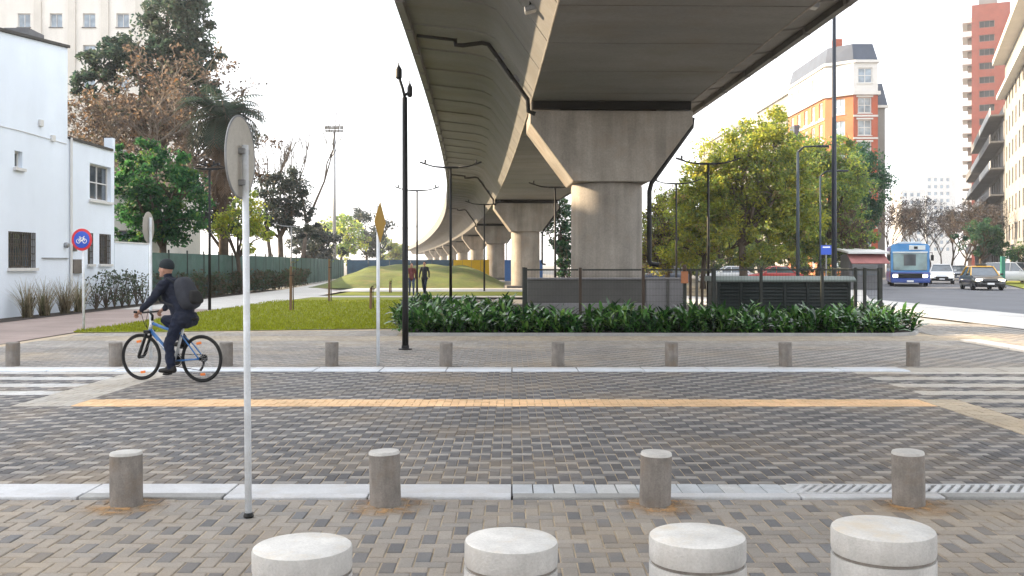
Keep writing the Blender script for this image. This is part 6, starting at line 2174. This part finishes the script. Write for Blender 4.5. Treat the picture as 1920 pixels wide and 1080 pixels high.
def blade_clump(seed, n, h, cols, spread=.5, w=.012):
    r = np.random.default_rng(seed)
    Q, C = [], []
    for k in range(n):
        az = r.uniform(0, 6.28); el = r.uniform(1.0, 1.5); L = h * r.uniform(.5, 1.1)
        hd = np.array([math.cos(az), math.sin(az), 0]); sd = np.array([-math.sin(az), math.cos(az), 0])
        p = np.array([r.uniform(-.12, .12), r.uniform(-.12, .12), 0]); c = np.array(cols[r.integers(len(cols))]) * r.uniform(.7, 1.3)
        prev = None
        for i in range(5):
            ww = w * (1 - i / 4.6)
            a_, b_ = p - sd * ww, p + sd * ww
            if prev is not None:
                Q.append([prev[0], prev[1], b_, a_]); C.append(c)
            prev = (a_, b_)
            p = p + np.array([hd[0] * math.cos(el), hd[1] * math.cos(el), math.sin(el)]) * L / 4
            el -= spread * r.uniform(.3, 1) / 2
    return np.array(Q), np.array(C)


STRAW = [(.30, .25, .16), (.22, .19, .12), (.17, .17, .09), (.36, .30, .2)]
for k, (xp, yb, lab) in enumerate(((52, 597, 'pale straw-coloured ornamental grass below the large barred window'), (84, 592, 'thin leaning straw-coloured grass beside the larger clump'), (122, 590, 'pale ornamental grass clump under the meter box'), (148, 586, 'short ornamental grass clump behind the cycle sign pole'))):
    d = 2916 / (yb - 495)
    t = thing('ornamental_grass', lab, 'plant', (-14.5, 14.5 * 1800 / (960 - xp), .02), 0, 'ornamental grasses along the house wall')
    q, c = blade_clump(200 + k, 150, 1.25, STRAW, .45, .014)
    link('blades', np_mesh('blades', q, 4, c, M['leaf']), t)
    b = MB()
    for j in range(5):
        b.tube([(rng.uniform(-.12, .12), rng.uniform(-.12, .12), 0), (rng.uniform(-.2, .2), rng.uniform(-.2, .2), .6)], .018, 5)
    b.build('stems', M['bark'], t)
for k, xp in enumerate((178, 196, 212, 226, 240, 254, 266)):
    d = 14.55 * 1800 / (960 - xp)
    r = np.random.default_rng(300 + k)
    t = thing('shrub', ['loose grey-green shrub under the small barred window, first from the cycle sign', 'loose grey-green shrub second from the cycle sign along the white wall', 'tall loose shrub at the corner of the white house', 'loose shrub at the start of the garden wall', 'loose shrub halfway along the garden wall', 'loose shrub near the end of the garden wall', 'loose shrub at the very end of the garden wall'][k], 'shrub', (-14.5, d, .02))
    cs = [np.array([r.uniform(-.25, .25), r.uniform(-.5, .5), r.uniform(.3, 1.3)]) for _ in range(14)]
    q, c = leaf_faces(r, cs, [.26] * 14, 9, .12, [(.07, .10, .06, 3), (.13, .14, .10, 2), (.04, .06, .035, 2)])
    link('foliage', np_mesh('foliage', q, 4, c, M['leaf']), t)
    b = MB()
    for cc in cs:
        b.tube([(0, 0, 0), (cc[0] * .4, cc[1] * .4, cc[2] * .5), tuple(cc)], [.018, .014, .006], 5, 0, False)
    b.build('stems', M['bark'], t)

# brown hedge plants against the green fence
for k in range(16):
    yy = 40.5 + k * 2.1
    r = np.random.default_rng(400 + k)
    t = thing('hedge_shrub', 'brownish hedge shrub at the foot of the green screened fence', 'shrub', (-14.75 - max(0, yy - 60) * .07, yy, .02), 0, 'brown hedge shrubs along the green fence')
    cs = [np.array([r.uniform(-.25, .25), r.uniform(-1.0, 1.0), r.uniform(.2, 1.15)]) for _ in range(22)]
    q, c = leaf_faces(r, cs, [.3] * 22, 16, .16, [(.12, .085, .055, 2), (.08, .08, .05, 2), (.06, .09, .045, 3)])
    link('foliage', np_mesh('foliage', q, 4, c, M['leaf']), t)
    b = MB()
    for cc in cs[:8]:
        b.tube([(0, cc[1] * .5, 0), tuple(cc)], [.02, .008], 4, 0, False)
    b.build('stems', M['bark'], t)

# staked young trees on the lawn
for k, (xp, yb, yt, lab) in enumerate(((545, 583, 500, 'brown wooden tree stake on the lawn closest to the cyclist'), (617, 566, 486, 'tall brown stake with a sapling beside the pale path'), (695, 580, 540, 'short brown stake on the lawn next to the yellow diamond sign pole'), (731, 549, 528, 'small distant stake on the mound beside the black lamp post'))):
    d = 2916 / (yb - 495)
    t = thing('tree_stake', lab, 'stake', (GX(xp, d), d, .01), 0)
    h = (yb - yt) / 1800 * d
    b = MB(); b.tube([(0, 0, -.02), (.01, 0, h)], [.05, .045], 8); b.build('stake', M['wood'], t)
    b = MB(); b.tube([(.09, .02, 0), (.08, .02, h * .7), (.1, .03, h * 1.15)], [.02, .016, .006], 6); b.build('sapling_stem', M['bark'], t)
    b = MB(); b.torus(.07, .012, (.04, .01, h * .8), 14, 5, Matrix.Rotation(R(90), 3, 'X')); b.build('tie', M['black'], t)
    r = np.random.default_rng(500 + k)
    q, c = leaf_faces(r, [np.array([.1, .03, h * 1.1]), np.array([.05, 0, h * .95])], [.16, .14], 12, .09, BROWN + MIDG)
    link('leaves', np_mesh('leaves', q, 4, c, M['leaf']), t)

# ================================================================== HAZE
hz = MB()
hz.box(-1600, 1600, -400, 2700, -1.2, 70)
m = bpy.data.materials.new('haze_air')
m.use_nodes = True
nt = m.node_tree
nt.nodes.clear()
o_ = nt.nodes.new('ShaderNodeOutputMaterial')
v_ = nt.nodes.new('ShaderNodeVolumePrincipled')
v_.inputs['Color'].default_value = (.92, .95, 1.0, 1)
v_.inputs['Density'].default_value = 0.00045
v_.inputs['Anisotropy'].default_value = 0.2
nt.links.new(v_.outputs[0], o_.inputs['Volume'])
tag(hz.build('haze', m), kind='stuff')
